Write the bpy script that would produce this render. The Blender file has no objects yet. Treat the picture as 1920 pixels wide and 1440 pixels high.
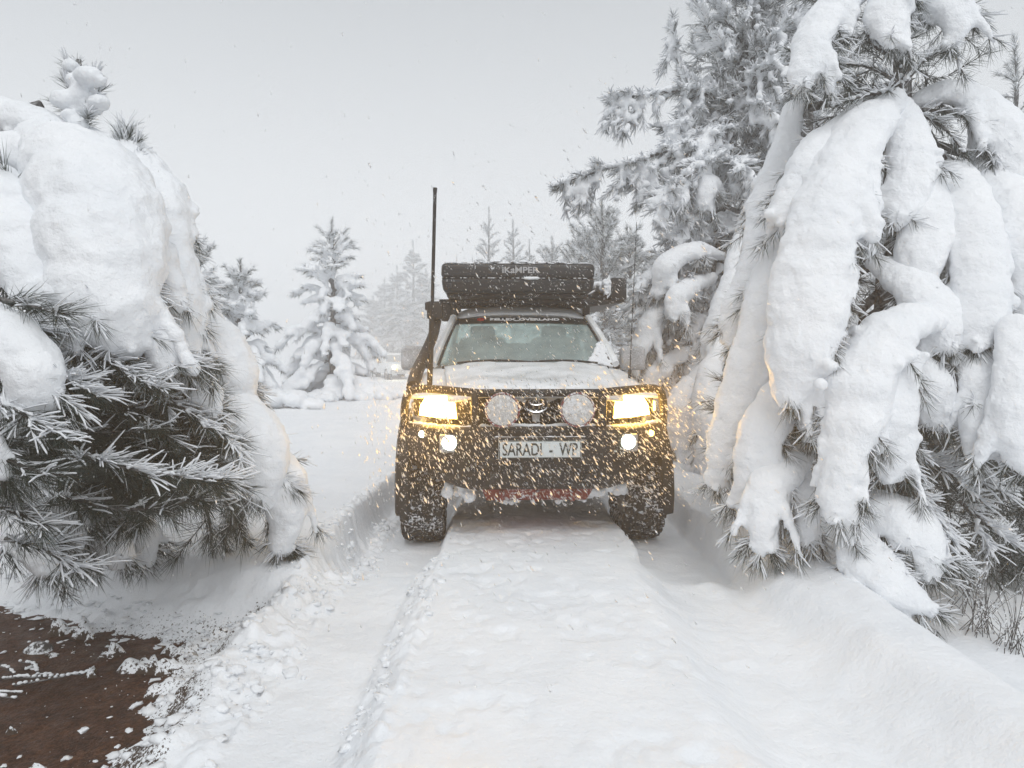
import bpy, bmesh, math, random
import numpy as np
from mathutils import Vector, Matrix

S = bpy.context.scene
COL = S.collection
R = math.radians

# ------------------------------------------------------------------ camera, light, exposure
F = 1332.0                      # focal length in pixels of the 1920 px wide photograph
PITCH = math.atan(60.0 / F)
CAM = Vector((0.0, 0.0, 1.4))
cd = bpy.data.cameras.new("camera")
cam = bpy.data.objects.new("camera", cd)
COL.objects.link(cam)
cam.location = CAM
cam.rotation_euler = (R(90) - PITCH, 0, 0)
cd.sensor_width = 36.0
cd.lens = 36.0 * F / 1920.0
cd.clip_start = 0.05
cd.clip_end = 3000
S.camera = cam

SUN_EL, SUN_AZ = 52.0, 172.0     # azimuth clockwise from +Y: high, behind the camera
W = bpy.data.worlds.new("World")
S.world = W
W.use_nodes = True
nt = W.node_tree
nt.nodes.clear()
out = nt.nodes.new("ShaderNodeOutputWorld")
bg = nt.nodes.new("ShaderNodeBackground")
sky = nt.nodes.new("ShaderNodeTexSky")
sky.sky_type = "NISHITA"
sky.sun_disc = False
sky.sun_elevation = R(SUN_EL)
sky.sun_rotation = R(SUN_AZ)
sky.dust_density = 6.0
sky.air_density = 1.0
tc = nt.nodes.new("ShaderNodeTexCoord")
sep = nt.nodes.new("ShaderNodeSeparateXYZ")
ab = nt.nodes.new("ShaderNodeMath"); ab.operation = "ABSOLUTE"
cmb = nt.nodes.new("ShaderNodeCombineXYZ")
hsv = nt.nodes.new("ShaderNodeHueSaturation"); hsv.inputs["Saturation"].default_value = 0.12
mix = nt.nodes.new("ShaderNodeMix"); mix.data_type = "RGBA"
mix.inputs[0].default_value = 0.88           # thick cloud: nearly all of the sky is one even grey
deck = nt.nodes.new("ShaderNodeValToRGB")     # cloud deck, paler towards the horizon where the snowfall is thickest
_e = deck.color_ramp.elements
_e[0].position, _e[0].color = 0.0, (0.84, 0.87, 0.90, 1)
_e[1].position, _e[1].color = 0.46, (0.47, 0.495, 0.52, 1)
scl = nt.nodes.new("ShaderNodeVectorMath"); scl.operation = "SCALE"; scl.inputs["Scale"].default_value = 10.0
L = nt.links.new
L(tc.outputs["Generated"], sep.inputs[0])
L(sep.outputs[0], cmb.inputs[0]); L(sep.outputs[1], cmb.inputs[1])
L(sep.outputs[2], ab.inputs[0]); L(ab.outputs[0], cmb.inputs[2])
L(cmb.outputs[0], sky.inputs[0])
L(sky.outputs[0], hsv.inputs["Color"])
L(hsv.outputs[0], mix.inputs[6])
L(ab.outputs[0], deck.inputs[0]); L(deck.outputs[0], scl.inputs[0]); L(scl.outputs[0], mix.inputs[7])
L(mix.outputs[2], bg.inputs[0])
bg.inputs[1].default_value = 0.102
L(bg.outputs[0], out.inputs[0])

sd = bpy.data.lights.new("sun", "SUN")
sun = bpy.data.objects.new("sun", sd)
COL.objects.link(sun)
sd.energy = 0.9
sd.angle = R(35)
sd.color = (1.0, 0.99, 0.975)
_az, _el = R(SUN_AZ), R(SUN_EL)
_to = Vector((math.sin(_az) * math.cos(_el), math.cos(_az) * math.cos(_el), math.sin(_el)))
sun.rotation_euler = (-_to).to_track_quat("-Z", "Y").to_euler()
sun.location = (0, -10, 20)

vs = S.view_settings
vs.view_transform = "Standard"
vs.look = "None"
vs.exposure = 0.36
vs.gamma = 1.0
vs.use_curve_mapping = False
cy = S.cycles
cy.use_denoising = True
try:
    cy.denoiser = "OPENIMAGEDENOISE"
    cy.denoising_input_passes = "RGB_ALBEDO_NORMAL"
except Exception:
    pass
cy.max_bounces = 10
cy.diffuse_bounces = 7
cy.glossy_bounces = 4
cy.transmission_bounces = 6
cy.transparent_max_bounces = 10
cy.volume_bounces = 3
cy.use_adaptive_sampling = True
cy.adaptive_threshold = 0.02
cy.sample_clamp_indirect = 6.0

# ------------------------------------------------------------------ helpers
rng = np.random.default_rng(7)


def P(px, py, d):
    """The place d metres ahead that the photograph shows at pixel (px, py)."""
    u, v = (px - 960.0) / F, (720.0 - py) / F
    c, s = math.cos(PITCH), math.sin(PITCH)
    y, z = c + v * s, -s + v * c
    return np.array((u * d / y, d, CAM.z + z * d / y))


def tag(o, label=None, cat=None, group=None, kind=None):
    for k, v in (("label", label), ("category", cat), ("group", group), ("kind", kind)):
        if v:
            o[k] = v
    return o


def empty(name, loc=(0, 0, 0), rz=0.0):
    o = bpy.data.objects.new(name, None)
    COL.objects.link(o)
    o.location = loc
    o.rotation_euler = (0, 0, rz)
    o.empty_display_size = 0.2
    return o


def link(name, me, mats, parent=None, smooth=True):
    for m in (mats if isinstance(mats, (list, tuple)) else [mats]):
        me.materials.append(m)
    o = bpy.data.objects.new(name, me)
    COL.objects.link(o)
    if parent is not None:
        o.parent = parent
    if smooth and len(me.polygons):
        me.polygons.foreach_set("use_smooth", np.ones(len(me.polygons), dtype=bool))
    return o


def tri_mesh(name, V, T, midx=None):
    V = np.asarray(V, dtype=np.float32).reshape(-1, 3)
    T = np.asarray(T, dtype=np.int32)
    k = T.shape[1]
    me = bpy.data.meshes.new(name)
    me.vertices.add(len(V)); me.vertices.foreach_set("co", V.ravel())
    me.loops.add(T.size); me.loops.foreach_set("vertex_index", T.ravel())
    me.polygons.add(len(T))
    me.polygons.foreach_set("loop_start", np.arange(0, T.size, k, dtype=np.int32))
    me.polygons.foreach_set("loop_total", np.full(len(T), k, dtype=np.int32))
    if midx is not None:
        me.polygons.foreach_set("material_index", np.asarray(midx, dtype=np.int32))
    me.update(calc_edges=True)
    return me


def bm_obj(name, bm, mats, parent=None, smooth=True, angle=35):
    bmesh.ops.recalc_face_normals(bm, faces=bm.faces[:])
    me = bpy.data.meshes.new(name)
    bm.to_mesh(me); bm.free()
    o = link(name, me, mats, parent, smooth)
    if smooth:
        try:
            me.set_sharp_from_angle(angle=R(angle))
        except Exception:
            pass
    return o


def box(bm, c, s, bev=0.0, rot=None, seg=2):
    r = bmesh.ops.create_cube(bm, size=1.0)
    vs_ = r["verts"]
    bmesh.ops.scale(bm, vec=s, verts=vs_)
    if bev > 0:
        es = list({e for v in vs_ for e in v.link_edges})
        g = bmesh.ops.bevel(bm, geom=es, offset=bev, segments=seg, affect="EDGES", profile=0.6)
        vs_ = list({v for f in g["faces"] for v in f.verts} | {v for v in vs_ if v.is_valid})
        todo, seen = list(vs_), set(vs_)
        while todo:
            v = todo.pop()
            for e in v.link_edges:
                w = e.other_vert(v)
                if w not in seen:
                    seen.add(w); todo.append(w)
        vs_ = list(seen)
    m = Matrix.Translation(c) @ (rot.to_4x4() if rot is not None else Matrix.Identity(4))
    bmesh.ops.transform(bm, matrix=m, verts=vs_)
    return vs_


def frames(pts):
    pts = np.asarray(pts, float)
    T = np.gradient(pts, axis=0)
    T /= np.linalg.norm(T, axis=1)[:, None] + 1e-9
    ref = np.array((0, 0, 1.0)) if abs(T[0][2]) < 0.9 else np.array((1.0, 0, 0))
    A = []
    a = np.cross(T[0], ref); a /= np.linalg.norm(a)
    for t in T:
        a = a - t * (a @ t); a /= np.linalg.norm(a) + 1e-9
        A.append(a)
    A = np.array(A)
    return T, A, np.cross(T, A)


def tube(bm, pts, r, n=10, caps=True):
    pts = np.asarray(pts, float)
    rr = np.full(len(pts), r) if np.isscalar(r) else np.asarray(r)
    T, A, B = frames(pts)
    rings = []
    for p, a, b, q in zip(pts, A, B, rr):
        rings.append([bm.verts.new(p + q * (math.cos(t) * a + math.sin(t) * b)) for t in np.linspace(0, 2 * math.pi, n, endpoint=False)])
    for i in range(len(rings) - 1):
        for j in range(n):
            k = (j + 1) % n
            bm.faces.new((rings[i][j], rings[i][k], rings[i + 1][k], rings[i + 1][j]))
    if caps:
        bm.faces.new(rings[0][::-1]); bm.faces.new(rings[-1])


def spline(pts, step=None, n=None):
    """Catmull-Rom through pts (any dimension), n samples."""
    p = np.asarray(pts, float)
    if len(p) == 2:
        t = np.linspace(0, 1, n or 8)[:, None]
        return p[0] * (1 - t) + p[1] * t
    q = np.vstack([2 * p[0] - p[1], p, 2 * p[-1] - p[-2]])
    m = len(p) - 1
    n = n or 8 * m
    o = []
    for s in np.linspace(0, m, n):
        i = min(int(s), m - 1); t = s - i
        a, b, c, d = q[i], q[i + 1], q[i + 2], q[i + 3]
        o.append(0.5 * (2 * b + (c - a) * t + (2 * a - 5 * b + 4 * c - d) * t * t + (3 * b - a - 3 * c + d) * t ** 3))
    return np.array(o)


def _h(ix, iy, s):
    n = (ix.astype(np.int64) * 374761393 + iy.astype(np.int64) * 668265263 + s * 1442695041) & 0x7FFFFFFF
    n = ((n ^ (n >> 13)) * 1274126177) & 0x7FFFFFFF
    return ((n ^ (n >> 16)) & 0xFFFF) / 65535.0


def vn(x, y, s=0):
    """Value noise in [-1, 1]."""
    ix, iy = np.floor(x), np.floor(y)
    fx, fy = x - ix, y - iy
    fx = fx * fx * fx * (fx * (fx * 6 - 15) + 10); fy = fy * fy * fy * (fy * (fy * 6 - 15) + 10)
    ix, iy = ix.astype(np.int64), iy.astype(np.int64)
    a, b = _h(ix, iy, s), _h(ix + 1, iy, s)
    c, d = _h(ix, iy + 1, s), _h(ix + 1, iy + 1, s)
    return 2 * ((a * (1 - fx) + b * fx) * (1 - fy) + (c * (1 - fx) + d * fx) * fy) - 1


def fbm(x, y, s=0, o=4):
    t, a, q = 0, 1.0, 0
    for k in range(o):
        t = t + a * vn(x * 2 ** k, y * 2 ** k, s + k); q += a; a *= 0.5
    return t / q


def sstep(a, b, x):
    t = np.clip((x - a) / (b - a), 0, 1)
    return t * t * (3 - 2 * t)


# ------------------------------------------------------------------ materials
def mat(name, col, rough=0.6, metal=0.0, spec=0.4, emit=None, estr=0.0, coat=0.0):
    m = bpy.data.materials.new(name)
    m.use_nodes = True
    b = m.node_tree.nodes["Principled BSDF"]
    b.inputs["Base Color"].default_value = (*col, 1)
    b.inputs["Roughness"].default_value = rough
    b.inputs["Metallic"].default_value = metal
    b.inputs["Specular IOR Level"].default_value = spec
    b.inputs["Coat Weight"].default_value = coat
    if emit:
        b.inputs["Emission Color"].default_value = (*emit, 1)
        b.inputs["Emission Strength"].default_value = estr
    return m


def nodes(m):
    return m.node_tree, m.node_tree.nodes["Principled BSDF"]


def add_noise(t, scale, detail=4, rough=0.55, coord="Object"):
    c = t.nodes.new("ShaderNodeTexCoord")
    n = t.nodes.new("ShaderNodeTexNoise")
    n.inputs["Scale"].default_value = scale
    n.inputs["Detail"].default_value = detail
    n.inputs["Roughness"].default_value = rough
    t.links.new(c.outputs[coord], n.inputs["Vector"])
    return n


def ramp(t, fac, p0, p1, c0, c1):
    r = t.nodes.new("ShaderNodeValToRGB")
    e = r.color_ramp.elements
    e[0].position, e[1].position = p0, p1
    e[0].color, e[1].color = (*c0, 1), (*c1, 1)
    t.links.new(fac, r.inputs[0])
    return r


def bump(t, b, specs):
    prev = None
    for sc, strength, dist in specs:
        n = add_noise(t, sc, 3)
        k = t.nodes.new("ShaderNodeBump")
        k.inputs["Strength"].default_value = strength
        k.inputs["Distance"].default_value = dist
        t.links.new(n.outputs["Fac"], k.inputs["Height"])
        if prev:
            t.links.new(prev.outputs[0], k.inputs["Normal"])
        prev = k
    t.links.new(prev.outputs[0], b.inputs["Normal"])


def snow_mat(name, bumps, c0=(0.80, 0.825, 0.855), c1=(0.88, 0.895, 0.915)):
    m = mat(name, c1, 0.65, 0, 0.25)
    t, b = nodes(m)
    n = add_noise(t, 3.0, 5)
    r = ramp(t, n.outputs["Fac"], 0.3, 0.7, c0, c1)
    t.links.new(r.outputs[0], b.inputs["Base Color"])
    bump(t, b, bumps)
    return m


M = {}
M["snow"] = snow_mat("snow", [(14, 0.5, 0.03), (60, 0.5, 0.010), (240, 0.35, 0.003)])
M["snow_far"] = snow_mat("far snow", [(6, 0.6, 0.06), (25, 0.5, 0.02)])
M["needle"] = mat("pine needle", (0.026, 0.042, 0.030), 0.55, 0, 0.35)
M["needle_pale"] = mat("paler pine needle", (0.075, 0.088, 0.078), 0.6, 0, 0.3)
M["frost"] = mat("frosted needle", (0.66, 0.68, 0.695), 0.8, 0, 0.1)
M["rime"] = mat("rime on needle", (0.80, 0.82, 0.85), 0.75, 0, 0.15)


def bark_mat():
    m = mat("bark", (0.05, 0.042, 0.036), 0.85, 0, 0.2)
    t, b = nodes(m)
    n = add_noise(t, 22, 6, 0.7)
    r = ramp(t, n.outputs["Fac"], 0.42, 0.66, (0.035, 0.030, 0.027), (0.30, 0.30, 0.30))
    t.links.new(r.outputs[0], b.inputs["Base Color"])
    bump(t, b, [(30, 0.8, 0.02)])
    return m


M["bark"] = bark_mat()


def specked(name, col, rough, metal=0.0, lo=0.60, hi=0.70, scale=75, spec=0.4, snowcol=(0.78, 0.8, 0.83)):
    """A surface with blown snow stuck to it in flecks."""
    m = mat(name, col, rough, metal, spec)
    t, b = nodes(m)
    n = add_noise(t, scale, 4, 0.65)
    n2 = add_noise(t, 5, 3)
    a = t.nodes.new("ShaderNodeMath"); a.operation = "MULTIPLY_ADD"
    a.inputs[1].default_value = 0.45; a.inputs[2].default_value = -0.22
    t.links.new(n2.outputs["Fac"], a.inputs[0])
    s = t.nodes.new("ShaderNodeMath"); s.operation = "ADD"
    t.links.new(n.outputs["Fac"], s.inputs[0]); t.links.new(a.outputs[0], s.inputs[1])
    r = ramp(t, s.outputs[0], lo, hi, col, snowcol)
    t.links.new(r.outputs[0], b.inputs["Base Color"])
    g = ramp(t, s.outputs[0], lo, hi, (rough,) * 3, (0.8,) * 3)
    t.links.new(g.outputs[0], b.inputs["Roughness"])
    if metal:
        h = ramp(t, s.outputs[0], lo, hi, (metal,) * 3, (0,) * 3)
        t.links.new(h.outputs[0], b.inputs["Metallic"])
    return m
# ------------------------------------------------------------------ ground
def puddle_mask(x, y):
    """About 1 inside the bare muddy patch, 0 outside, with a ragged rim."""
    wob = 0.10 * fbm(x * 2.3, y * 2.3, 11, 3) + 0.05 * fbm(x * 9, y * 9, 17, 3)
    right = -1.27 - 0.10 * (y - 2.5)
    top = 3.52 + 0.36 * np.clip(-x - 1.5, 0, 3)
    d = np.minimum(right - x, top - y) + wob
    return d


def ground_h(x, y):
    wid = 0.02 * fbm(x * 0 + 3.1, y * 1.7, 5, 3)
    lumps = fbm(x * 1.1, y * 1.1, 21, 4)
    fine = fbm(x * 7, y * 7, 31, 3)
    # level of the untouched snow
    base = 0.24 + 0.035 * lumps + 0.006 * fine
    base = base + 0.35 * sstep(9, 22, y) * (0.5 + 0.5 * vn(x * 0.12, y * 0.12, 3)) * sstep(2.5, 6, abs(x + 1.5))
    base = base + 0.10 * np.exp(-((x + 2.0) ** 2 / 0.8 + (y - 5.0) ** 2 / 1.2))
    # hollow under the trees on the right of the bank
    base = base - 0.20 * sstep(1.66, 2.0, x + 0.05 * lumps) * (1 - sstep(4.2, 6.5, y)) * (1 - sstep(3.6, 6, x))
    # bank that the track has thrown up on the right
    base = base + 0.05 * np.exp(-((x - 1.62) / 0.16) ** 2)
    # deep ruts behind y = 4.2, drifted-over ones in front of it
    yb = y + 0.10 * fbm(x * 3, y * 0 + 1.0, 41, 2)
    deep = sstep(3.98, 4.26, yb)
    lf = 0.090 - 0.090 * deep + 0.010 * fine + 0.014 * fbm(x * 3, y * 3, 77, 3)
    le = 0.02 * fbm(x * 2, y * 4.5, 51, 4) + wid
    crumb = sstep(0.02, -0.02, abs(x + 1.06) - 0.14) * np.abs(fbm(x * 14, y * 14, 61, 3)) * 0.065
    crumb2 = sstep(0.02, -0.02, abs(x + 0.47) - 0.09) * np.abs(fbm(x * 13, y * 13, 63, 3)) * 0.06 * (1 - deep)
    soft = 0.07 * (1 - deep) + 0.06
    lin = sstep(-1.07 - soft, -1.07 + soft, x + le) * (1 - sstep(-0.46 - soft, -0.46 + soft * 0.6, x + le))
    rsoft = 0.13 * (1 - deep) + 0.035
    rin = sstep(0.80 - rsoft, 0.80 + rsoft * 0.6, x + le) * (1 - sstep(1.34 - rsoft, 1.34 + rsoft, x + le))
    rf = 0.095 - 0.095 * deep + 0.010 * fine + 0.012 * fbm(x * 3, y * 3, 79, 3)
    inside = sstep(-1.12, -1.06, x) * (1 - sstep(1.2, 1.34, x))
    # the middle ridge: its far part is scraped a little lower by the bumper
    ridge = 0.235 + 0.012 * lumps + 0.006 * fine - 0.035 * sstep(4.10, 4.17, y + 0.03 * fbm(x * 4, x * 0 + 2, 91, 2)) - 0.015 * ((x - 0.16) / 0.6) ** 2
    ridge = ridge - 0.014 * sstep(0.25, 0.6, fbm(x * 7, y * 4.5, 131, 3)) - 0.010 * sstep(0.2, 0.55, fbm(x * 19, y * 13, 133, 2)) * sstep(-0.3, 0.3, fbm(x * 1.5, y * 1.5, 135, 2))
    ridge = ridge - 0.05 * sstep(4.5, 5.6, y)
    h = base * (1 - inside) + ridge * inside
    fade = 1 - sstep(14, 26, y)
    lin, rin = lin * fade, rin * fade
    h = h * (1 - lin) + lf * lin
    h = h * (1 - rin) + rf * rin
    h = h + (crumb + crumb2) * sstep(1.9, 2.2, y) * (1 - sstep(5.5, 7.5, y))
    # the track drops away where it bends
    h = h - 0.55 * sstep(25, 36, y) * np.exp(-((x + 7.5) / 6.0) ** 2)
    # old drifted-over lines along the near right track
    h = h + 0.010 * np.sin((x + 0.10 * y) * 26) * sstep(0.9, 1.1, x) * (1 - sstep(1.5, 1.7, x)) * (1 - deep)
    # bare wet patch
    d = puddle_mask(x, y)
    k = sstep(-0.10, 0.34, d)
    slope = sstep(-0.34, 0.10, d)
    near = 1 - sstep(3.8, 5.0, y)
    h = h * (1 - slope * 0.93 * near) + 0.008 * slope * near * (1 + 3 * np.maximum(fbm(x * 16, y * 16, 71, 3), 0))
    isl = 0.30 * np.maximum(fbm(x * 7.0, y * 12.0, 83, 4) - 0.16 - 0.45 * sstep(0.1, 0.7, d), 0)
    h = h - 0.085 * k * near + isl * k * near
    return h


def axis(lo, hi, step, far_lo, far_hi, g=1.13):
    core = list(np.arange(lo, hi + 1e-6, step))
    a, s = [core[0]], step
    while a[-1] > far_lo:
        s *= g; a.append(a[-1] - s)
    b, s = [core[-1]], step
    while b[-1] < far_hi:
        s *= g; b.append(b[-1] + s)
    return np.array(a[:0:-1] + core + b[1:])


gx = axis(-3.1, 2.6, 0.016, -420, 420)
gy = axis(2.1, 5.6, 0.018, -25, 700, 1.06)
gX, gY = np.meshgrid(gx, gy)
gH = ground_h(gX, gY)
gv = np.stack([gX, gY, gH], -1).reshape(-1, 3)
nx, ny = len(gx), len(gy)
ii = (np.arange(ny - 1)[:, None] * nx + np.arange(nx - 1)[None, :]).ravel()
gq = np.stack([ii, ii + 1, ii + nx + 1, ii + nx], -1)


def ground_mat():
    m = mat("snow on the ground", (0.87, 0.885, 0.905), 0.65, 0, 0.25)
    t, b = nodes(m)
    n = add_noise(t, 2.2, 5)
    r = ramp(t, n.outputs["Fac"], 0.3, 0.7, (0.80, 0.825, 0.855), (0.88, 0.895, 0.915))
    at = t.nodes.new("ShaderNodeAttribute"); at.attribute_name = "grit"
    n2 = add_noise(t, 75, 4, 0.7)
    a = t.nodes.new("ShaderNodeMath"); a.operation = "ADD"
    t.links.new(n2.outputs["Fac"], a.inputs[0]); t.links.new(at.outputs["Fac"], a.inputs[1])
    k = ramp(t, a.outputs[0], 0.98, 1.12, (0, 0, 0), (1, 1, 1))
    mx = t.nodes.new("ShaderNodeMix"); mx.data_type = "RGBA"
    mx.inputs[7].default_value = (0.060, 0.040, 0.028, 1)
    t.links.new(k.outputs[0], mx.inputs[0]); t.links.new(r.outputs[0], mx.inputs[6])
    t.links.new(mx.outputs[2], b.inputs["Base Color"])
    bump(t, b, [(9, 0.35, 0.03), (45, 0.5, 0.010), (170, 0.45, 0.004)])
    return m


M["ground"] = ground_mat()
gme = tri_mesh("snow_ground", gv, gq)
at = gme.attributes.new("grit", "FLOAT", "POINT")
pd = puddle_mask(gX, gY)
hh = gH
grit = (0.42 * sstep(-0.30, 0.02, pd) + 0.5 * sstep(-0.012, -0.03, hh) * sstep(0.0, 0.1, pd)) * (1 - sstep(3.4, 4.3, gY))
grit = grit + 0.13 * sstep(-0.03, 0.03, 0.12 - np.abs(gX + 1.22)) * (gY < 4)
at.data.foreach_set("value", grit.astype(np.float32).ravel())
ground = tag(link("snow_ground", gme, M["ground"]), "deep fresh snow with wheel ruts and a raised middle ridge", kind="structure")


def mud_mat():
    m = mat("wet mud", (0.07, 0.045, 0.03), 0.35, 0, 0.4)
    t, b = nodes(m)
    n = add_noise(t, 6, 7, 0.65)
    r = ramp(t, n.outputs["Fac"], 0.3, 0.72, (0.045, 0.019, 0.010), (0.125, 0.060, 0.033))
    n3 = add_noise(t, 210, 3, 0.7)
    k3 = ramp(t, n3.outputs["Fac"], 0.64, 0.72, (0, 0, 0), (1, 1, 1))
    n4 = add_noise(t, 48, 5, 0.7)
    k4 = ramp(t, n4.outputs["Fac"], 0.40, 0.70, (0.45, 0.42, 0.40), (1.25, 1.22, 1.2))
    mu = t.nodes.new("ShaderNodeMix"); mu.data_type = "RGBA"; mu.blend_type = "MULTIPLY"; mu.inputs[0].default_value = 1.0
    t.links.new(r.outputs[0], mu.inputs[6]); t.links.new(k4.outputs[0], mu.inputs[7])
    mx = t.nodes.new("ShaderNodeMix"); mx.data_type = "RGBA"; mx.inputs[7].default_value = (0.30, 0.26, 0.23, 1)
    t.links.new(k3.outputs[0], mx.inputs[0]); t.links.new(mu.outputs[2], mx.inputs[6])
    t.links.new(mx.outputs[2], b.inputs["Base Color"])
    n2 = add_noise(t, 11, 4)
    q = ramp(t, n2.outputs["Fac"], 0.35, 0.7, (0.42,) * 3, (0.8,) * 3)
    t.links.new(q.outputs[0], b.inputs["Roughness"])
    b.inputs["Specular IOR Level"].default_value = 0.18
    bump(t, b, [(14, 0.5, 0.03), (90, 0.6, 0.010)])
    return m


M["mud"] = mud_mat()
px_, py_ = np.meshgrid(np.linspace(-7.0, -0.9, 120), np.linspace(1.2, 4.9, 90))
pz_ = -0.018 + 0.006 * fbm(px_ * 5, py_ * 5, 5, 4)
ii = (np.arange(89)[:, None] * 120 + np.arange(119)[None, :]).ravel()
tag(link("muddy_puddle", tri_mesh("muddy_puddle", np.stack([px_, py_, pz_], -1).reshape(-1, 3), np.stack([ii, ii + 1, ii + 121, ii + 120], -1)), M["mud"]),
    "brown muddy puddle with slush at the snow edge", kind="structure")


def gz(x, y):
    return float(ground_h(np.array([float(x)]), np.array([float(y)]))[0])


# ------------------------------------------------------------------ snow and needle builders
def unit_sphere(sub=2):
    bm = bmesh.new()
    bmesh.ops.create_icosphere(bm, subdivisions=sub, radius=1.0)
    v = np.array([x.co[:] for x in bm.verts]); f = np.array([[x.index for x in q.verts] for q in bm.faces])
    bm.free()
    return v, f


SPH_V, SPH_F = unit_sphere(2)
LOW_V, LOW_F = unit_sphere(1)
TEX = {}


def clouds(size, depth=2):
    if (size, depth) not in TEX:
        t = bpy.data.textures.new("clouds", "CLOUDS")
        t.noise_scale = size; t.noise_depth = depth
        TEX[(size, depth)] = t
    return TEX[(size, depth)]


JOBS = []


def snow_union(name, blobs, parent, voxel=0.016, off=None, amp=((0.30, 0.030), (0.085, 0.019), (0.028, 0.008)), smooth=3, m=None):
    """One continuous mass of snow from overlapping blobs [(centre, 3x3 axes)]."""
    if not blobs:
        return None
    Vs, Fs, k = [], [], 0
    for c, A in blobs:
        Vs.append(SPH_V @ A + c); Fs.append(SPH_F + k); k += len(SPH_V)
    V = np.vstack(Vs)
    if off is not None:
        V = V - np.asarray(off)
    o = link(name, tri_mesh(name, V, np.vstack(Fs)), m or M["snow"], parent)
    a = o.modifiers.new("r", "REMESH"); a.mode = "VOXEL"; a.voxel_size = voxel
    a.use_smooth_shade = True
    b = o.modifiers.new("s", "SMOOTH"); b.iterations = smooth; b.factor = 0.5
    for sc, st in amp:
        d = o.modifiers.new("d", "DISPLACE"); d.texture = clouds(sc); d.strength = st; d.mid_level = 0.5
        d.texture_coords = "LOCAL"
    JOBS.append(o)
    tag(o, kind="stuff")
    return o


def bake():
    bpy.context.view_layer.update()
    dg = bpy.context.evaluated_depsgraph_get()
    news = [(o, bpy.data.meshes.new_from_object(o.evaluated_get(dg), depsgraph=dg)) for o in JOBS]
    for o, me in news:
        o.modifiers.clear()
        o.data = me
        if len(me.polygons):
            me.polygons.foreach_set("use_smooth", np.ones(len(me.polygons), dtype=bool))
    JOBS.clear()


def ball(c, r, q=None, squash=1.0):
    A = np.diag((r, r, r * squash)).astype(float)
    return (np.asarray(c, float), A)


def rand_dirs(n, g):
    v = g.normal(size=(n, 3))
    return v / np.linalg.norm(v, axis=1)[:, None]


def spikes(base, dirs, length, rad, bend, g, blunt=False):
    """Thin curved three-sided needles (or blunt snow-covered ones)."""
    n = len(base)
    if n == 0:
        return np.zeros((0, 3)), np.zeros((0, 3), int)
    ref = np.where(np.abs(dirs[:, 2:3]) < 0.9, np.array([[0, 0, 1.0]]), np.array([[1.0, 0, 0]]))
    a = np.cross(dirs, ref); a /= np.linalg.norm(a, axis=1)[:, None]
    b = np.cross(dirs, a)
    L_, r = length[:, None], rad[:, None]
    mid = base + dirs * L_ * 0.55 + bend * L_ * 0.3
    tip = base + dirs * L_ + bend * L_
    ang = [0, 2 * math.pi / 3, 4 * math.pi / 3]
    ring = lambda c, q: [c + q * (math.cos(t) * a + math.sin(t) * b) for t in ang]
    if blunt:
        end = base + dirs * L_ * 0.93 + bend * L_ * 0.86
        V = np.stack(ring(base, r * 0.7) + ring(mid, r) + ring(end, r * 0.8) + [tip], 1)
        f = []
        for o in (0, 3):
            for j in range(3):
                k = (j + 1) % 3
                f += [(o + j, o + k, o + 3 + k), (o + j, o + 3 + k, o + 3 + j)]
        f += [(6, 7, 9), (7, 8, 9), (8, 6, 9)]
        m = 10
    else:
        V = np.stack(ring(base, r) + ring(mid, r * 0.8) + [tip], 1)
        f = []
        for j in range(3):
            k = (j + 1) % 3
            f += [(j, k, 3 + k), (j, 3 + k, 3 + j), (3 + j, 3 + k, 6)]
        m = 7
    f = np.array(f)
    T = (np.arange(n)[:, None, None] * m + f[None]).reshape(-1, 3)
    return V.reshape(-1, 3), T


def shoot_needles(shoots, g, dens, nlen, ang=(22, 62), droop=0.10):
    """Needle bases and directions along twigs [(p0, p1)]."""
    B, D, Ln, U = [], [], [], []
    for p0, p1 in shoots:
        ax = np.asarray(p1, float) - np.asarray(p0, float)
        ln = np.linalg.norm(ax)
        if ln < 1e-4:
            continue
        ax = ax / ln
        n = max(4, int(ln * dens))
        t = g.random(n) ** 0.85
        u = rand_dirs(n, g); u -= (u @ ax)[:, None] * ax; u /= np.linalg.norm(u, axis=1)[:, None] + 1e-9
        th = np.radians(ang[0] + (ang[1] - ang[0]) * g.random(n)) * (1.12 - 0.55 * t)
        d = np.cos(th)[:, None] * ax + np.sin(th)[:, None] * u
        B.append(p0 + t[:, None] * ln * ax); D.append(d); U.append(u)
        Ln.append(nlen * (0.65 + 0.5 * g.random(n)))
    if not B:
        z = np.zeros((0, 3)); return z, z, np.zeros(0), z
    return np.vstack(B), np.vstack(D), np.concatenate(Ln), np.vstack(U)


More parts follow.
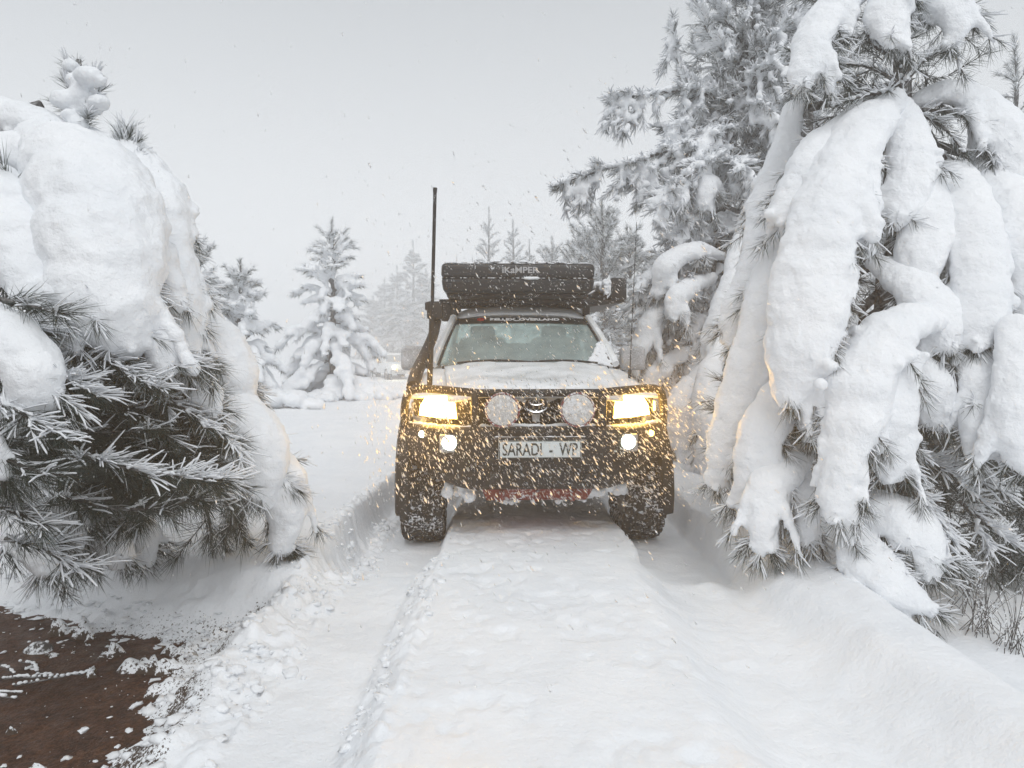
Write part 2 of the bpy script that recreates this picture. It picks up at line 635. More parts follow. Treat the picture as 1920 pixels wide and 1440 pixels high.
def needles_obj(name, shoots, parent, g, dens=260, nlen=0.12, rad=0.0011, off=(0, 0, 0), frost=0.3, rime=0.16, rime_rad=0.0038, twig=0.004,
                pale=0.3, droop=0.12, ang=(22, 62)):
    """Needles of many twigs as one mesh: dark ones, frosted ones and thick snow-covered ones on the upper side; the twigs too."""
    b, d, ln, u = shoot_needles(shoots, g, dens, nlen, ang)
    n = len(b)
    if n == 0:
        return None
    bend = np.zeros((n, 3)); bend[:, 2] = -droop * (0.4 + g.random(n))
    bend += 0.12 * g.normal(size=(n, 3))
    kind = g.random(n)
    up = u[:, 2]
    is_r = kind < rime * 2.1 * np.clip(up + 0.12, 0, 1)
    is_f = (~is_r) & (g.random(n) < frost * (0.35 + 0.8 * np.clip(up + 0.4, 0, 1)))
    is_p = (~is_r) & (~is_f) & (g.random(n) < pale)
    is_d = ~(is_r | is_f | is_p)
    Vs, Ts, Ms, k = [], [], [], 0
    for sel, mi, rr, blunt in ((is_d, 0, rad, False), (is_p, 1, rad, False), (is_f, 2, rad * 1.5, False), (is_r, 3, rime_rad, True)):
        m_ = int(sel.sum())
        if not m_:
            continue
        rs = rr * (0.75 + 0.5 * g.random(m_))
        bb = b[sel].copy()
        L2 = ln[sel] * (0.95 if blunt else 1.0)
        if blunt:
            bb[:, 2] += rr * 0.6
        V, T = spikes(bb, d[sel], L2, rs, bend[sel], g, blunt)
        Vs.append(V); Ts.append(T + k); Ms.append(np.full(len(T), mi)); k += len(V)
    # twigs
    p0 = np.array([s[0] for s in shoots], float); p1 = np.array([s[1] for s in shoots], float)
    ax = p1 - p0; l2 = np.linalg.norm(ax, axis=1)
    ok = l2 > 1e-4
    V, T = spikes(p0[ok], ax[ok] / l2[ok][:, None], l2[ok], np.full(ok.sum(), twig), np.zeros((ok.sum(), 3)), g)
    Vs.append(V); Ts.append(T + k); Ms.append(np.full(len(T), 4))
    me = tri_mesh(name, np.vstack(Vs) - np.asarray(off), np.vstack(Ts), np.concatenate(Ms))
    return link(name, me, [M["needle"], M["needle_pale"], M["frost"], M["rime"], M["bark"]], parent)


def wood(name, pts, rad, parent, off=(0, 0, 0), n=7):
    bm = bmesh.new()
    tube(bm, np.asarray(pts) - np.asarray(off), rad, n)
    return bm_obj(name, bm, M["bark"], parent)


def sweep_blobs(pts, r, N0, g, flat=0.8, jit=0.04, wob=0.06):
    """Ellipsoids along a bough, oriented to it."""
    out_ = []
    T = np.gradient(pts, axis=0); T /= np.linalg.norm(T, axis=1)[:, None] + 1e-9
    acc = 0.0
    last = None
    w = 1.0
    for p, t, q in zip(pts, T, r):
        if last is not None and np.linalg.norm(p - last) < 0.20 * q:
            continue
        last = p
        Nn = N0 - t * (N0 @ t)
        nn = np.linalg.norm(Nn)
        Nn = Nn / nn if nn > 1e-3 else np.array((0, -1.0, 0))
        Sx = np.cross(t, Nn)
        w = 0.8 * w + 0.2 * (1 + wob * g.normal())
        qq = q * w
        A = np.stack([Sx * qq, t * qq * 0.95, Nn * qq * flat])
        out_.append((p + jit * q * g.normal(size=3), A))
    return out_, T


def laden(root, pts, seed, trunk=None, flat=0.8, clump=1.0, shoots=8, side=0.0, off=(0, 0, 0), voxel=0.015, tip=1.0, nlen=0.12,
          frost=0.35, rime=0.25, outward=(-0.3, -1.0, 0.0), dens=260, name="branch", fingers=1.35):
    """A bough bent under thick snow: wood, the snow on it and the needles that stick out. pts = [(px, py, depth, half width in px)]."""
    g = np.random.default_rng(seed)
    w = np.array([[*P(a, b, c), h * c / F] for a, b, c, h in pts])
    n = max(14, int(np.sum(np.linalg.norm(np.diff(w[:, :3], axis=0), axis=1)) / 0.02))
    q = spline(w, n=n)
    c, r = q[:, :3], np.maximum(q[:, 3], 0.015)
    along = np.linspace(0, 1, n) * np.sum(np.linalg.norm(np.diff(c, axis=0), axis=1))
    wob_ = fbm(along * 3.2 + seed * 1.7, along * 0 + 0.4, seed, 3)
    r = r * (1 + 0.22 * fbm(along * 4.0 + seed, along * 0 + 2.4, seed + 5, 3))
    c = c + np.stack([0.30 * r * wob_, 0 * r, 0 * r], -1)
    N0 = np.asarray(outward, float) * 0.8 + np.array((0, 0, 1.0)); N0 /= np.linalg.norm(N0)
    blobs, T = sweep_blobs(c, r, N0, g, flat)
    total = np.sum(np.linalg.norm(np.diff(c, axis=0), axis=1))
    nc = int(clump * 24 * total / max(r.mean(), 0.03))
    sh = []

    def flank(i, lo_a=-1.25, hi_a=0.35):
        t = T[i]; Nn = N0 - t * (N0 @ t); Nn /= np.linalg.norm(Nn) + 1e-9; Sx = np.cross(t, Nn)
        if Sx[0] < 0:
            Sx = -Sx
        s = 1 if g.random() < 0.5 + 0.5 * side else -1
        th = g.uniform(lo_a, hi_a)
        return t, Nn, s * Sx * math.cos(th) + Nn * math.sin(th) * flat

    # snow breaks up into crumbly patches with needles showing, the rest stays smooth
    np_ = max(2, int(round(clump * 3.2 * total / 0.5)))
    spots = []
    for k in range(np_):
        i = int(g.integers(int(0.2 * n), n))
        t, Nn, dirn = flank(i, -1.3, 0.25)
        spots.append((i, dirn))
        sc = r[i] * g.uniform(0.28, 0.6)
        for q in range(int(g.integers(14, 34))):
            rr = 0.010 + 0.030 * g.random() ** 2.5
            p = c[i] + dirn * r[i] * np.array(g.uniform(0.70, 1.0)) + t * float(np.clip(g.normal(), -1.6, 1.6)) * sc * 1.2 + np.clip(g.normal(size=3), -1.1, 1.1) * sc * 0.30
            blobs.append(ball(p, rr, squash=g.uniform(0.7, 1.0)))
    # side twigs that sag off the bough like fingers
    for k in range(int(round(fingers * total / 0.33))):
        i = int(g.integers(int(0.25 * n), n))
        t, Nn, dirn = flank(i, -0.9, 0.3)
        dd = t * g.uniform(0.5, 1.0) + dirn * g.uniform(0.25, 0.7) + np.array((0, 0, -g.uniform(0.3, 0.8)))
        dd /= np.linalg.norm(dd)
        fl, fr = r[i] * g.uniform(1.2, 2.3), r[i] * g.uniform(0.26, 0.42)
        p0 = c[i] + dirn * r[i] * 0.65
        m_ = max(4, int(fl / (fr * 0.35)))
        for q in range(m_):
            f = q / (m_ - 1)
            blobs.append(ball(p0 + dd * fl * f + np.array((0, 0, -0.25 * fl * f * f)) + 0.1 * fr * g.normal(size=3), fr * (1 - 0.45 * f) * g.uniform(0.85, 1.15)))
        pe = p0 + dd * fl * 0.8 + np.array((0, 0, -0.2 * fl))
        for q in range(2):
            d2 = dd + np.array((0, 0, -0.4)) + 0.35 * g.normal(size=3); d2 /= np.linalg.norm(d2)
            sh.append((pe, pe + d2 * (fl * 0.2 + 0.05)))
    for k in range(int(shoots * 3.0)):
        i = max(0, min(n - 1, int(n * g.uniform(0.15, 1.0) ** 0.8) - 1))
        t, Nn, dirn = flank(i, -1.4, 0.1)
        if g.random() < 0.7:
            i, dirn = spots[int(g.integers(len(spots)))]
            i = max(0, min(n - 1, i + int(g.normal() * n * 0.03)))
        dd = dirn * g.uniform(0.5, 1.0) + t * g.uniform(0.3, 1.0) + np.array((0, 0, -0.3))
        dd /= np.linalg.norm(dd)
        p0 = c[i] + dirn * r[i] * g.uniform(0.55, 0.85)
        sh.append((p0, p0 + dd * g.uniform(0.07, 0.14)))
    for k in range(int(5 * tip)):
        dd = T[-1] + 0.45 * g.normal(size=3) + np.array((0, 0, -0.2)); dd /= np.linalg.norm(dd)
        p0 = c[-1] - T[-1] * r[-1] * 0.5
        sh.append((p0, p0 + dd * (r[-1] * g.uniform(0.8, 1.1) + 0.05)))
    for k in range(int(7 * tip)):
        dd = T[-1] + 0.9 * g.normal(size=3); dd /= np.linalg.norm(dd)
        blobs.append(ball(c[-1] + dd * r[-1] * 0.9, r[-1] * g.uniform(0.15, 0.35)))
    cw = c - N0 * (r * flat * 0.45)[:, None]
    cw = cw[:: max(1, n // 14)]
    if trunk is not None:
        cw = np.vstack([np.asarray(trunk, float)[None], cw])
    wd = wood(name, cw, np.linspace(0.028, 0.007, len(cw)), root, off)
    snow_union("snow_load", blobs, wd, voxel, off)
    if sh:
        needles_obj("needles", sh, wd, g, dens, nlen, off=off, frost=frost, rime=rime)
    return wd


def bough(root, path, seed, off=(0, 0, 0), hang=0.0, hang_len=0.25, snow_r=0.03, every=0.11, dens=200, nlen=0.12, frost=0.6, rime=0.3, side=0.22,
          rad=0.0013, rime_rad=0.004, voxel=0.018, wood_r=0.02, name="branch", trunk=None, updir=0.15, world=False, twig_snow=0.6):
    """A frosted open bough: twigs on both sides, some hanging, needles all along and a broken line of snow on top."""
    g = np.random.default_rng(seed)
    w = np.array(path, float) if world else np.array([P(*p) for p in path])
    tot = np.sum(np.linalg.norm(np.diff(w, axis=0), axis=1))
    c = spline(w, n=max(10, int(tot / 0.05)))
    n = len(c)
    T = np.gradient(c, axis=0); T /= np.linalg.norm(T, axis=1)[:, None] + 1e-9
    sh, blobs = [], []
    for i in range(0, n - 1, 2):
        sh.append((c[i], c[min(i + 2, n - 1)]))
    steps = max(3, int(tot / every))
    for k in range(steps):
        f = (k + g.random()) / steps
        i = min(n - 1, int(f * n))
        t = T[i]
        hz = np.cross(t, (0, 0, 1.0)); hz /= np.linalg.norm(hz) + 1e-9
        for s in (-1, 1):
            if g.random() < 0.25:
                continue
            dd = t * g.uniform(0.5, 1.0) + s * hz * g.uniform(0.5, 1.0) + np.array((0, 0, g.normal() * 0.25 + updir))
            dd /= np.linalg.norm(dd)
            L_ = side * g.uniform(0.6, 1.3) * (1 - 0.45 * f)
            p1 = c[i] + dd * L_
            sh.append((c[i], p1))
            if g.random() < twig_snow:
                blobs += [ball(c[i] * (1 - q) + p1 * q + np.array((0, 0, snow_r * 0.5)), snow_r * g.uniform(0.6, 1.1), squash=0.7) for q in ((0.35, 0.55, 0.75) if twig_snow < 0.7 else (0.25, 0.42, 0.6, 0.78, 0.92))]
        if g.random() < hang:
            L_ = hang_len * g.uniform(0.6, 1.3)
            dd = np.array((0.12 * g.normal() , 0.12 * g.normal(), -1.0)) + t * 0.25
            dd /= np.linalg.norm(dd)
            p1 = c[i] + dd * L_
            sh.append((c[i], p1))
            sh.append((c[i] + dd * L_ * 0.3, p1 + 0.05 * g.normal(size=3)))
            for q in np.linspace(0.15, 0.95, 6):
                blobs.append(ball(c[i] + dd * L_ * q + 0.02 * g.normal(size=3) + np.array((0, -snow_r * 0.6, 0)), snow_r * g.uniform(0.5, 1.0)))
    ns = int(tot / (snow_r * 0.8))
    ph = g.random() * 9
    for k in range(ns):
        f = k / max(ns - 1, 1)
        if vn(np.array([f * tot * 2.3 + ph]), np.array([0.3]), seed)[0] < -0.35:
            continue
        i = min(n - 1, int(f * n))
        blobs.append(ball(c[i] + np.array((0, 0, snow_r * 0.5)) + 0.2 * snow_r * g.normal(size=3), snow_r * g.uniform(0.8, 1.25) * (1 - 0.35 * f), squash=0.8))
    cw = c[:: max(1, n // 12)]
    if trunk is not None:
        cw = np.vstack([np.asarray(trunk, float)[None], cw])
    wd = wood(name, cw, np.linspace(wood_r, wood_r * 0.25, len(cw)), root, off, 6)
    needles_obj("needles", sh, wd, g, dens, nlen, rad, off, frost, rime, rime_rad)
    snow_union("snow_load", blobs, wd, voxel, off, amp=((0.08, 0.02), (0.03, 0.008)), smooth=2)
    return wd


def fill_shoots(centre, size, n, g, L_=(0.12, 0.28), tend=(0, 0, -0.2), spread=1.0):
    out_ = []
    for k in range(n):
        v = g.normal(size=3); v /= np.linalg.norm(v); v *= g.random() ** (1 / 3)
        p = np.asarray(centre, float) + v * np.asarray(size)
        d = spread * g.normal(size=3) + np.asarray(tend, float) + v * 0.8
        d /= np.linalg.norm(d)
        out_.append((p, p + d * g.uniform(*L_)))
    return out_
# ------------------------------------------------------------------ near trees
GROUP = "pines loaded with snow along the track"


def near_tree(name, base, label, group=GROUP):
    t = empty(name, (base[0], base[1], gz(base[0], base[1]) - 0.05))
    tag(t, label, "tree", group)
    return t, np.array(t.location[:])


# the pine on the left that leans out over the mud
lt, lo = near_tree("snow_laden_pine", (-2.72, 4.25), "big left pine with a dome of thick snow and dark needle sprays over the mud")
ltop = P(148, 112, 3.75)
tp = np.array([lo, lo + (0.02, -0.05, 1.0), P(60, 420, 3.9), P(140, 250, 3.75), ltop])
wood("trunk", spline(tp, n=20), np.linspace(0.10, 0.012, 20), lt, lo, 9)
mid = lambda z: np.array((lo[0] + 0.05, lo[1] - 0.15, z))
LEFT = [
    # points, trunk height, seed, shoots, clump
    ([(80, 265, 3.55, 45), (150, 330, 3.3, 100), (195, 450, 3.1, 118), (215, 560, 3.0, 92), (232, 632, 3.0, 45)], 2.6, 1, 5, 0.8),
    ([(165, 262, 3.7, 35), (262, 335, 3.6, 55), (312, 460, 3.5, 52), (332, 580, 3.45, 46), (342, 675, 3.4, 30)], 2.5, 2, 5, 0.5),
    ([(330, 540, 3.7, 30), (385, 620, 3.75, 50), (430, 690, 3.75, 52), (448, 742, 3.75, 30)], 1.9, 3, 7, 0.8),
    ([(-90, 330, 3.3, 60), (-20, 380, 3.15, 70), (35, 460, 3.0, 65), (70, 545, 2.9, 40)], 2.3, 4, 6, 1.2),
    ([(-70, 225, 3.8, 40), (30, 222, 3.7, 40), (105, 250, 3.65, 34)], 2.8, 5, 2, 0.3),
    ([(-40, 300, 3.5, 45), (50, 285, 3.45, 48), (110, 300, 3.4, 35)], 2.6, 6, 3, 0.6),
    ([(50, 530, 2.95, 25), (105, 548, 2.9, 40), (160, 545, 2.9, 28)], 2.0, 7, 6, 1.6),
    ([(-60, 590, 2.8, 45), (20, 630, 2.65, 58), (62, 700, 2.6, 48), (52, 775, 2.6, 22)], 1.8, 8, 8, 1.0),
    ([(-60, 800, 2.6, 25), (-10, 838, 2.5, 26), (6, 890, 2.5, 12)], 1.3, 9, 6, 1.0),
    ([(395, 745, 3.75, 30), (455, 790, 3.7, 55), (488, 850, 3.7, 54), (498, 920, 3.7, 32)], 1.5, 10, 8, 0.8),
    ([(450, 850, 3.75, 34), (510, 885, 3.8, 48), (535, 950, 3.85, 42), (528, 1020, 3.85, 20)], 1.2, 11, 9, 0.8),
    ([(75, 600, 2.95, 18), (130, 605, 2.9, 28), (140, 650, 2.9, 18)], 1.8, 12, 5, 1.2),
    ([(250, 600, 3.1, 30), (300, 640, 3.1, 38), (315, 690, 3.1, 22)], 1.8, 13, 5, 1.2),
    ([(150, 945, 3.5, 25), (200, 985, 3.5, 42), (222, 1040, 3.5, 26)], 0.8, 14, 5, 0.8),
    ([(230, 960, 3.8, 20), (268, 1000, 3.8, 30), (275, 1048, 3.8, 18)], 0.7, 15, 4, 0.8),
    ([(60, 920, 3.3, 25), (118, 960, 3.3, 40), (140, 1015, 3.3, 24)], 0.8, 16, 6, 0.8),
    ([(0, 980, 3.0, 30), (60, 1010, 3.0, 42), (92, 1062, 3.0, 22)], 0.7, 17, 6, 0.9),
    ([(345, 700, 3.3, 20), (380, 730, 3.3, 32), (400, 770, 3.3, 18)], 1.6, 18, 6, 1.2),
]
for pts, tz, sd_, ns_, cl in LEFT:
    laden(lt, pts, 100 + sd_, mid(tz), 0.85, cl, ns_, 0.2, lo, 0.014, 1.0, 0.105, 0.15, 0.35, (0.6, -1.0, 0), 300, fingers=0.7)
SPRAY = [
    ([(60, 690, 2.8), (130, 715, 2.75), (185, 745, 2.75)], 0.9, 0.10),
    ([(150, 640, 2.95), (230, 690, 2.95), (305, 728, 2.95)], 0.55, 0.10),
    ([(200, 680, 3.2), (320, 752, 3.2), (400, 800, 3.2), (448, 845, 3.2)], 0.5, 0.12),
    ([(150, 850, 2.8), (250, 880, 2.8), (340, 892, 2.85), (420, 900, 2.9)], 0.55, 0.13),
    ([(120, 930, 2.9), (230, 955, 2.95), (330, 945, 3.0), (400, 925, 3.0)], 0.12, 0.14),
    ([(-10, 745, 2.55), (60, 785, 2.55), (115, 815, 2.55)], 0.45, 0.10),
    ([(-20, 850, 2.5), (60, 880, 2.5), (120, 892, 2.5)], 0.12, 0.12),
    ([(10, 1010, 2.75), (80, 1030, 2.75), (140, 1062, 2.75)], 0.7, 0.10),
    ([(-30, 940, 2.6), (40, 965, 2.6), (90, 985, 2.6)], 0.3, 0.12),
    ([(380, 930, 3.6), (392, 975, 3.6), (396, 1018, 3.6)], 0.15, 0.07),
    ([(440, 930, 3.8), (436, 965, 3.8), (424, 1010, 3.8)], 0.15, 0.07),
    ([(500, 940, 4.0), (504, 970, 4.0), (500, 1005, 4.0)], 0.2, 0.06),
    ([(300, 800, 3.3), (360, 860, 3.3), (420, 935, 3.3)], 0.15, 0.14),
    ([(80, 800, 3.0), (190, 810, 3.0), (300, 805, 3.0)], 0.08, 0.16),
    ([(120, 700, 3.1), (240, 760, 3.1), (330, 830, 3.1)], 0.15, 0.15),
    ([(0, 560, 2.7), (60, 575, 2.65), (130, 590, 2.65)], 0.15, 0.08),
    ([(225, 310, 3.6), (232, 272, 3.6), (238, 244, 3.6)], 0.8, 0.03),
    ([(340, 705, 3.25), (385, 690, 3.25), (400, 730, 3.25)], 0.10, 0.06),
]
for k, (p, rm, sdl) in enumerate(SPRAY):
    bough(lt, p, 300 + k, lo, 0, 0.2, 0.014 if rm > 0.3 else 0.008, 0.065, 380, 0.125, 0.04 if rm < 0.4 else 0.08, rm * 0.62, sdl, 0.0011, 0.0042, 0.009, 0.010, updir=-0.05)
g_ = np.random.default_rng(55)
needles_obj("needles", fill_shoots(P(180, 820, 3.55), (0.54, 0.34, 0.42), 400, g_) + fill_shoots(P(250, 850, 3.35), (0.34, 0.25, 0.22), 150, g_, tend=(0.5, 0, -0.3)) + fill_shoots(P(40, 700, 3.4), (0.5, 0.3, 0.9), 200, g_)
            + fill_shoots(P(420, 960, 4.0), (0.15, 0.1, 0.12), 20, g_, tend=(0, 0, -0.8)), lt, g_, 230, 0.13, 0.0013, lo, 0.04, 0.04)
# the snowed-up leader at the top
lead = []
for x_, y_, h_ in ((158, 186, 30), (120, 188, 22), (186, 192, 18), (168, 144, 24), (134, 124, 15), (146, 232, 18), (185, 150, 14), (130, 215, 14), (150, 165, 12), (140, 150, 16), (175, 205, 16), (150, 205, 20)):
    lead.append((P(x_, y_, 3.7 - 0.02 * (h_ % 5)), np.diag((h_ * 1.12, h_, h_ * 0.8)) * 3.7 / F))
snow_union("snow_load", lead, lt, 0.010, lo, amp=((0.06, 0.02), (0.02, 0.006)))
needles_obj("needles", [(P(145, 260, 3.75), P(150, 200, 3.75)), (P(150, 200, 3.75), P(146, 122, 3.75)), (P(150, 215, 3.75), P(190, 170, 3.75)), (P(148, 170, 3.75), P(180, 140, 3.7)),
                        (P(148, 160, 3.75), P(128, 122, 3.75)), (P(150, 225, 3.72), P(110, 195, 3.7)), (P(150, 250, 3.72), P(165, 215, 3.6)), (P(160, 255, 3.7), P(168, 205, 3.68)), (P(140, 190, 3.7), P(120, 150, 3.7)), (P(165, 200, 3.7), P(178, 185, 3.66)),
                        (P(228, 300, 3.6), P(222, 245, 3.6)), (P(230, 300, 3.6), P(245, 250, 3.58)), (P(232, 305, 3.6), P(258, 265, 3.58)), (P(234, 310, 3.6), P(262, 285, 3.57)), (P(236, 312, 3.6), P(255, 300, 3.55))], lt, g_, 520, 0.085, 0.0014, lo, 0.75, 0.5, 0.0045)

# the pine on the right whose boughs hang like a curtain of snow
rt, ro = near_tree("snow_laden_pine", (2.42, 4.35), "tall pine on the right with long drooping boughs buried under smooth snow")
rtop = P(1690, -420, 4.4)
tp = np.array([ro, P(1665, 700, 4.4), P(1675, 400, 4.4), P(1690, 180, 4.35), P(1690, 0, 4.4), rtop])
wood("trunk", spline(tp, n=24), np.linspace(0.11, 0.02, 24), rt, ro, 9)
TK = lambda py: P(1680, py, 4.35)
RIGHT = [
    # points, trunk py, shoots, clump, side
    ([(1640, 195, 4.25, 30), (1560, 255, 4.1, 38), (1505, 320, 4.0, 40), (1470, 400, 3.95, 34)], 190, 3, 0.4, 0.0),
    ([(1660, 190, 4.2, 35), (1612, 245, 4.0, 50), (1570, 340, 3.85, 62), (1535, 450, 3.7, 72), (1520, 560, 3.65, 78), (1500, 660, 3.6, 66), (1482, 735, 3.6, 30)], 190, 16, 1.3, 0.7),
    ([(1690, 200, 4.2, 30), (1708, 290, 4.05, 44), (1700, 370, 3.95, 44), (1690, 408, 3.9, 24)], 200, 7, 1.0, 0.1),
    ([(1715, 300, 4.1, 30), (1740, 390, 3.95, 50), (1738, 470, 3.85, 50), (1722, 540, 3.8, 26)], 220, 6, 0.6, -0.3),
    ([(1790, 320, 4.15, 30), (1815, 380, 3.9, 46), (1828, 480, 3.75, 52), (1832, 580, 3.65, 52), (1830, 640, 3.6, 26)], 250, 5, 0.6, 0.5),
    ([(1830, 320, 4.2, 35), (1890, 370, 4.0, 55), (1940, 470, 3.8, 70), (1965, 600, 3.7, 60)], 250, 4, 0.4, 0.3),
    ([(1720, 190, 4.3, 20), (1775, 172, 4.25, 30), (1840, 195, 4.2, 38), (1890, 262, 4.1, 48), (1925, 340, 4.05, 48)], 190, 14, 0.8, -0.6),
    ([(1610, -40, 4.3, 35), (1550, 30, 4.15, 42), (1515, 100, 4.05, 38), (1500, 160, 4.0, 22)], -60, 8, 1.0, 0.8),
    ([(1690, -30, 4.2, 35), (1660, 20, 4.05, 40), (1672, 70, 4.0, 26)], -40, 6, 1.6, 0.4),
    ([(1700, -40, 4.3, 30), (1765, -10, 4.2, 45), (1795, 40, 4.1, 32), (1780, 82, 4.1, 18)], -60, 6, 0.8, -0.2),
    ([(1490, 205, 4.6, 22), (1462, 320, 4.5, 32), (1425, 450, 4.4, 38), (1395, 560, 4.35, 34), (1372, 640, 4.35, 18)], 160, 10, 0.9, 0.4),
    ([(1545, 330, 4.2, 25), (1490, 440, 4.15, 42), (1440, 560, 4.1, 46), (1400, 690, 4.1, 46), (1362, 820, 4.15, 40), (1345, 905, 4.2, 18)], 260, 10, 0.7, 0.5),
    ([(1490, 690, 3.9, 30), (1445, 770, 3.85, 48), (1412, 850, 3.85, 44), (1396, 940, 3.9, 20)], 560, 9, 0.6, 0.6),
    ([(1640, 495, 4.0, 24), (1690, 520, 3.85, 42), (1755, 580, 3.7, 48), (1775, 640, 3.65, 30)], 480, 5, 0.6, -0.3),
    ([(1780, 605, 3.75, 30), (1715, 598, 3.6, 46), (1650, 645, 3.5, 60), (1612, 730, 3.45, 62), (1590, 820, 3.4, 46), (1572, 900, 3.4, 38), (1572, 968, 3.4, 24)], 560, 8, 0.8, 0.4),
    ([(1670, 640, 3.55, 40), (1668, 730, 3.5, 50), (1664, 815, 3.48, 48), (1668, 880, 3.48, 26)], 600, 8, 1.5, 0.4),
    ([(1715, 680, 3.7, 24), (1752, 720, 3.65, 42), (1758, 780, 3.65, 30)], 600, 9, 1.4, 0.0),
    ([(1820, 640, 3.75, 20), (1835, 700, 3.6, 40), (1830, 762, 3.55, 30)], 600, 7, 1.4, 0.5),
    ([(1830, 750, 3.55, 22), (1838, 800, 3.5, 38), (1832, 855, 3.5, 22)], 650, 6, 1.0, 0.4),
    ([(1900, 620, 3.5, 40), (1905, 720, 3.4, 45), (1900, 810, 3.35, 36), (1925, 880, 3.35, 18)], 600, 6, 1.0, -0.3),
    ([(1500, 850, 3.9, 30), (1448, 905, 3.75, 42), (1430, 985, 3.7, 28), (1425, 1038, 3.7, 12)], 760, 8, 0.8, 0.6),
    ([(1490, 870, 3.9, 26), (1510, 940, 3.75, 34), (1515, 1015, 3.7, 18)], 760, 8, 1.0, 0.0),
    ([(1580, 945, 3.75, 24), (1660, 960, 3.55, 50), (1730, 1010, 3.45, 42), (1745, 1080, 3.4, 20)], 860, 9, 1.3, 0.0),
    ([(1590, 990, 3.6, 26), (1625, 1055, 3.45, 46), (1690, 1110, 3.35, 36), (1745, 1140, 3.3, 16)], 900, 8, 1.0, 0.0),
    ([(1605, 980, 3.55, 22), (1606, 1060, 3.45, 26), (1612, 1150, 3.4, 26)], 900, 3, 0.5, 0.0),
    ([(1470, 560, 4.25, 30), (1450, 640, 4.2, 44), (1440, 720, 4.2, 30)], 480, 7, 0.8, 0.4),
    ([(1590, 600, 3.9, 24), (1570, 680, 3.8, 34), (1540, 760, 3.8, 28), (1520, 820, 3.8, 16)], 520, 9, 1.4, 0.3),
    ([(1880, 300, 4.3, 30), (1930, 300, 4.2, 50), (1990, 360, 4.1, 50)], 250, 3, 0.4, 0.0),
]
for k, (pts, ty, ns_, cl, sdv) in enumerate(RIGHT):
    pts = [(x, y, z, h_ * 0.97) for x, y, z, h_ in pts]
    laden(rt, pts, 500 + k, TK(ty), 0.64, cl, ns_, sdv, ro, 0.013, 1.0, 0.095, 0.3, 0.3, (-0.45, -1.0, 0), 260)
SPR = [
    ([(1690, 190, 4.2), (1690, 120, 4.2), (1680, 60, 4.2)], 0.06), ([(1700, 150, 4.15), (1740, 110, 4.1), (1800, 90, 4.1)], 0.06),
    ([(1690, 160, 4.15), (1640, 130, 4.1), (1590, 120, 4.1)], 0.10), ([(1680, 170, 4.15), (1620, 180, 4.1), (1560, 200, 4.1)], 0.10),
    ([(1660, 100, 4.15), (1610, 70, 4.1), (1560, 90, 4.1)], 0.10), ([(1720, 210, 4.2), (1770, 240, 4.15), (1810, 290, 4.1)], 0.08),
    ([(1725, 205, 4.2), (1800, 215, 4.15), (1860, 250, 4.1)], 0.08), ([(1740, 240, 4.25), (1780, 310, 4.2), (1790, 340, 4.2)], 0.08),
    ([(1690, 840, 3.9), (1770, 880, 3.7), (1830, 930, 3.65)], 0.12), ([(1730, 860, 3.9), (1830, 890, 3.75), (1890, 930, 3.7)], 0.12),
    ([(1740, 940, 3.6), (1780, 1000, 3.5), (1800, 1050, 3.45)], 0.08), ([(1800, 940, 3.8), (1860, 990, 3.7), (1900, 1020, 3.65)], 0.10),
    ([(1830, 980, 3.7), (1855, 1030, 3.6), (1850, 1070, 3.6)], 0.06), ([(1690, 900, 3.7), (1740, 950, 3.55), (1770, 1000, 3.5)], 0.10),
    ([(1640, 980, 3.55), (1700, 1010, 3.45), (1760, 1060, 3.4)], 0.07), ([(1560, 640, 3.9), (1590, 700, 3.85), (1600, 740, 3.85)], 0.08),
]
for k, (p, sdl) in enumerate(SPR):
    bough(rt, p, 700 + k, ro, 0, 0.2, 0.018, 0.09, 260, 0.115, 0.22, 0.6 if k > 7 else 0.35, sdl, 0.0012, 0.0055 if k > 7 else 0.004, 0.010, 0.012, updir=0.0)
g_ = np.random.default_rng(56)
needles_obj("needles", fill_shoots(P(1640, 560, 4.6), (0.75, 0.30, 1.25), 260, g_) + fill_shoots(P(1800, 800, 4.3), (0.75, 0.35, 0.55), 210, g_)
            + fill_shoots(P(1880, 1000, 4.3), (0.60, 0.35, 0.40), 260, g_) + fill_shoots(P(1480, 760, 4.6), (0.35, 0.25, 0.8), 120, g_) + fill_shoots(P(1640, 100, 4.5), (0.5, 0.3, 0.5), 90, g_), rt, g_, 190, 0.12, 0.0014, ro, 0.06, 0.04)

# ------------------------------------------------------------------ frosted pines further off
def frosted_boughs(root, o, boughs, seed, **kw):
    for k, (p, hang) in enumerate(boughs):
        bough(root, p, seed + k, o, hang=hang, **kw)


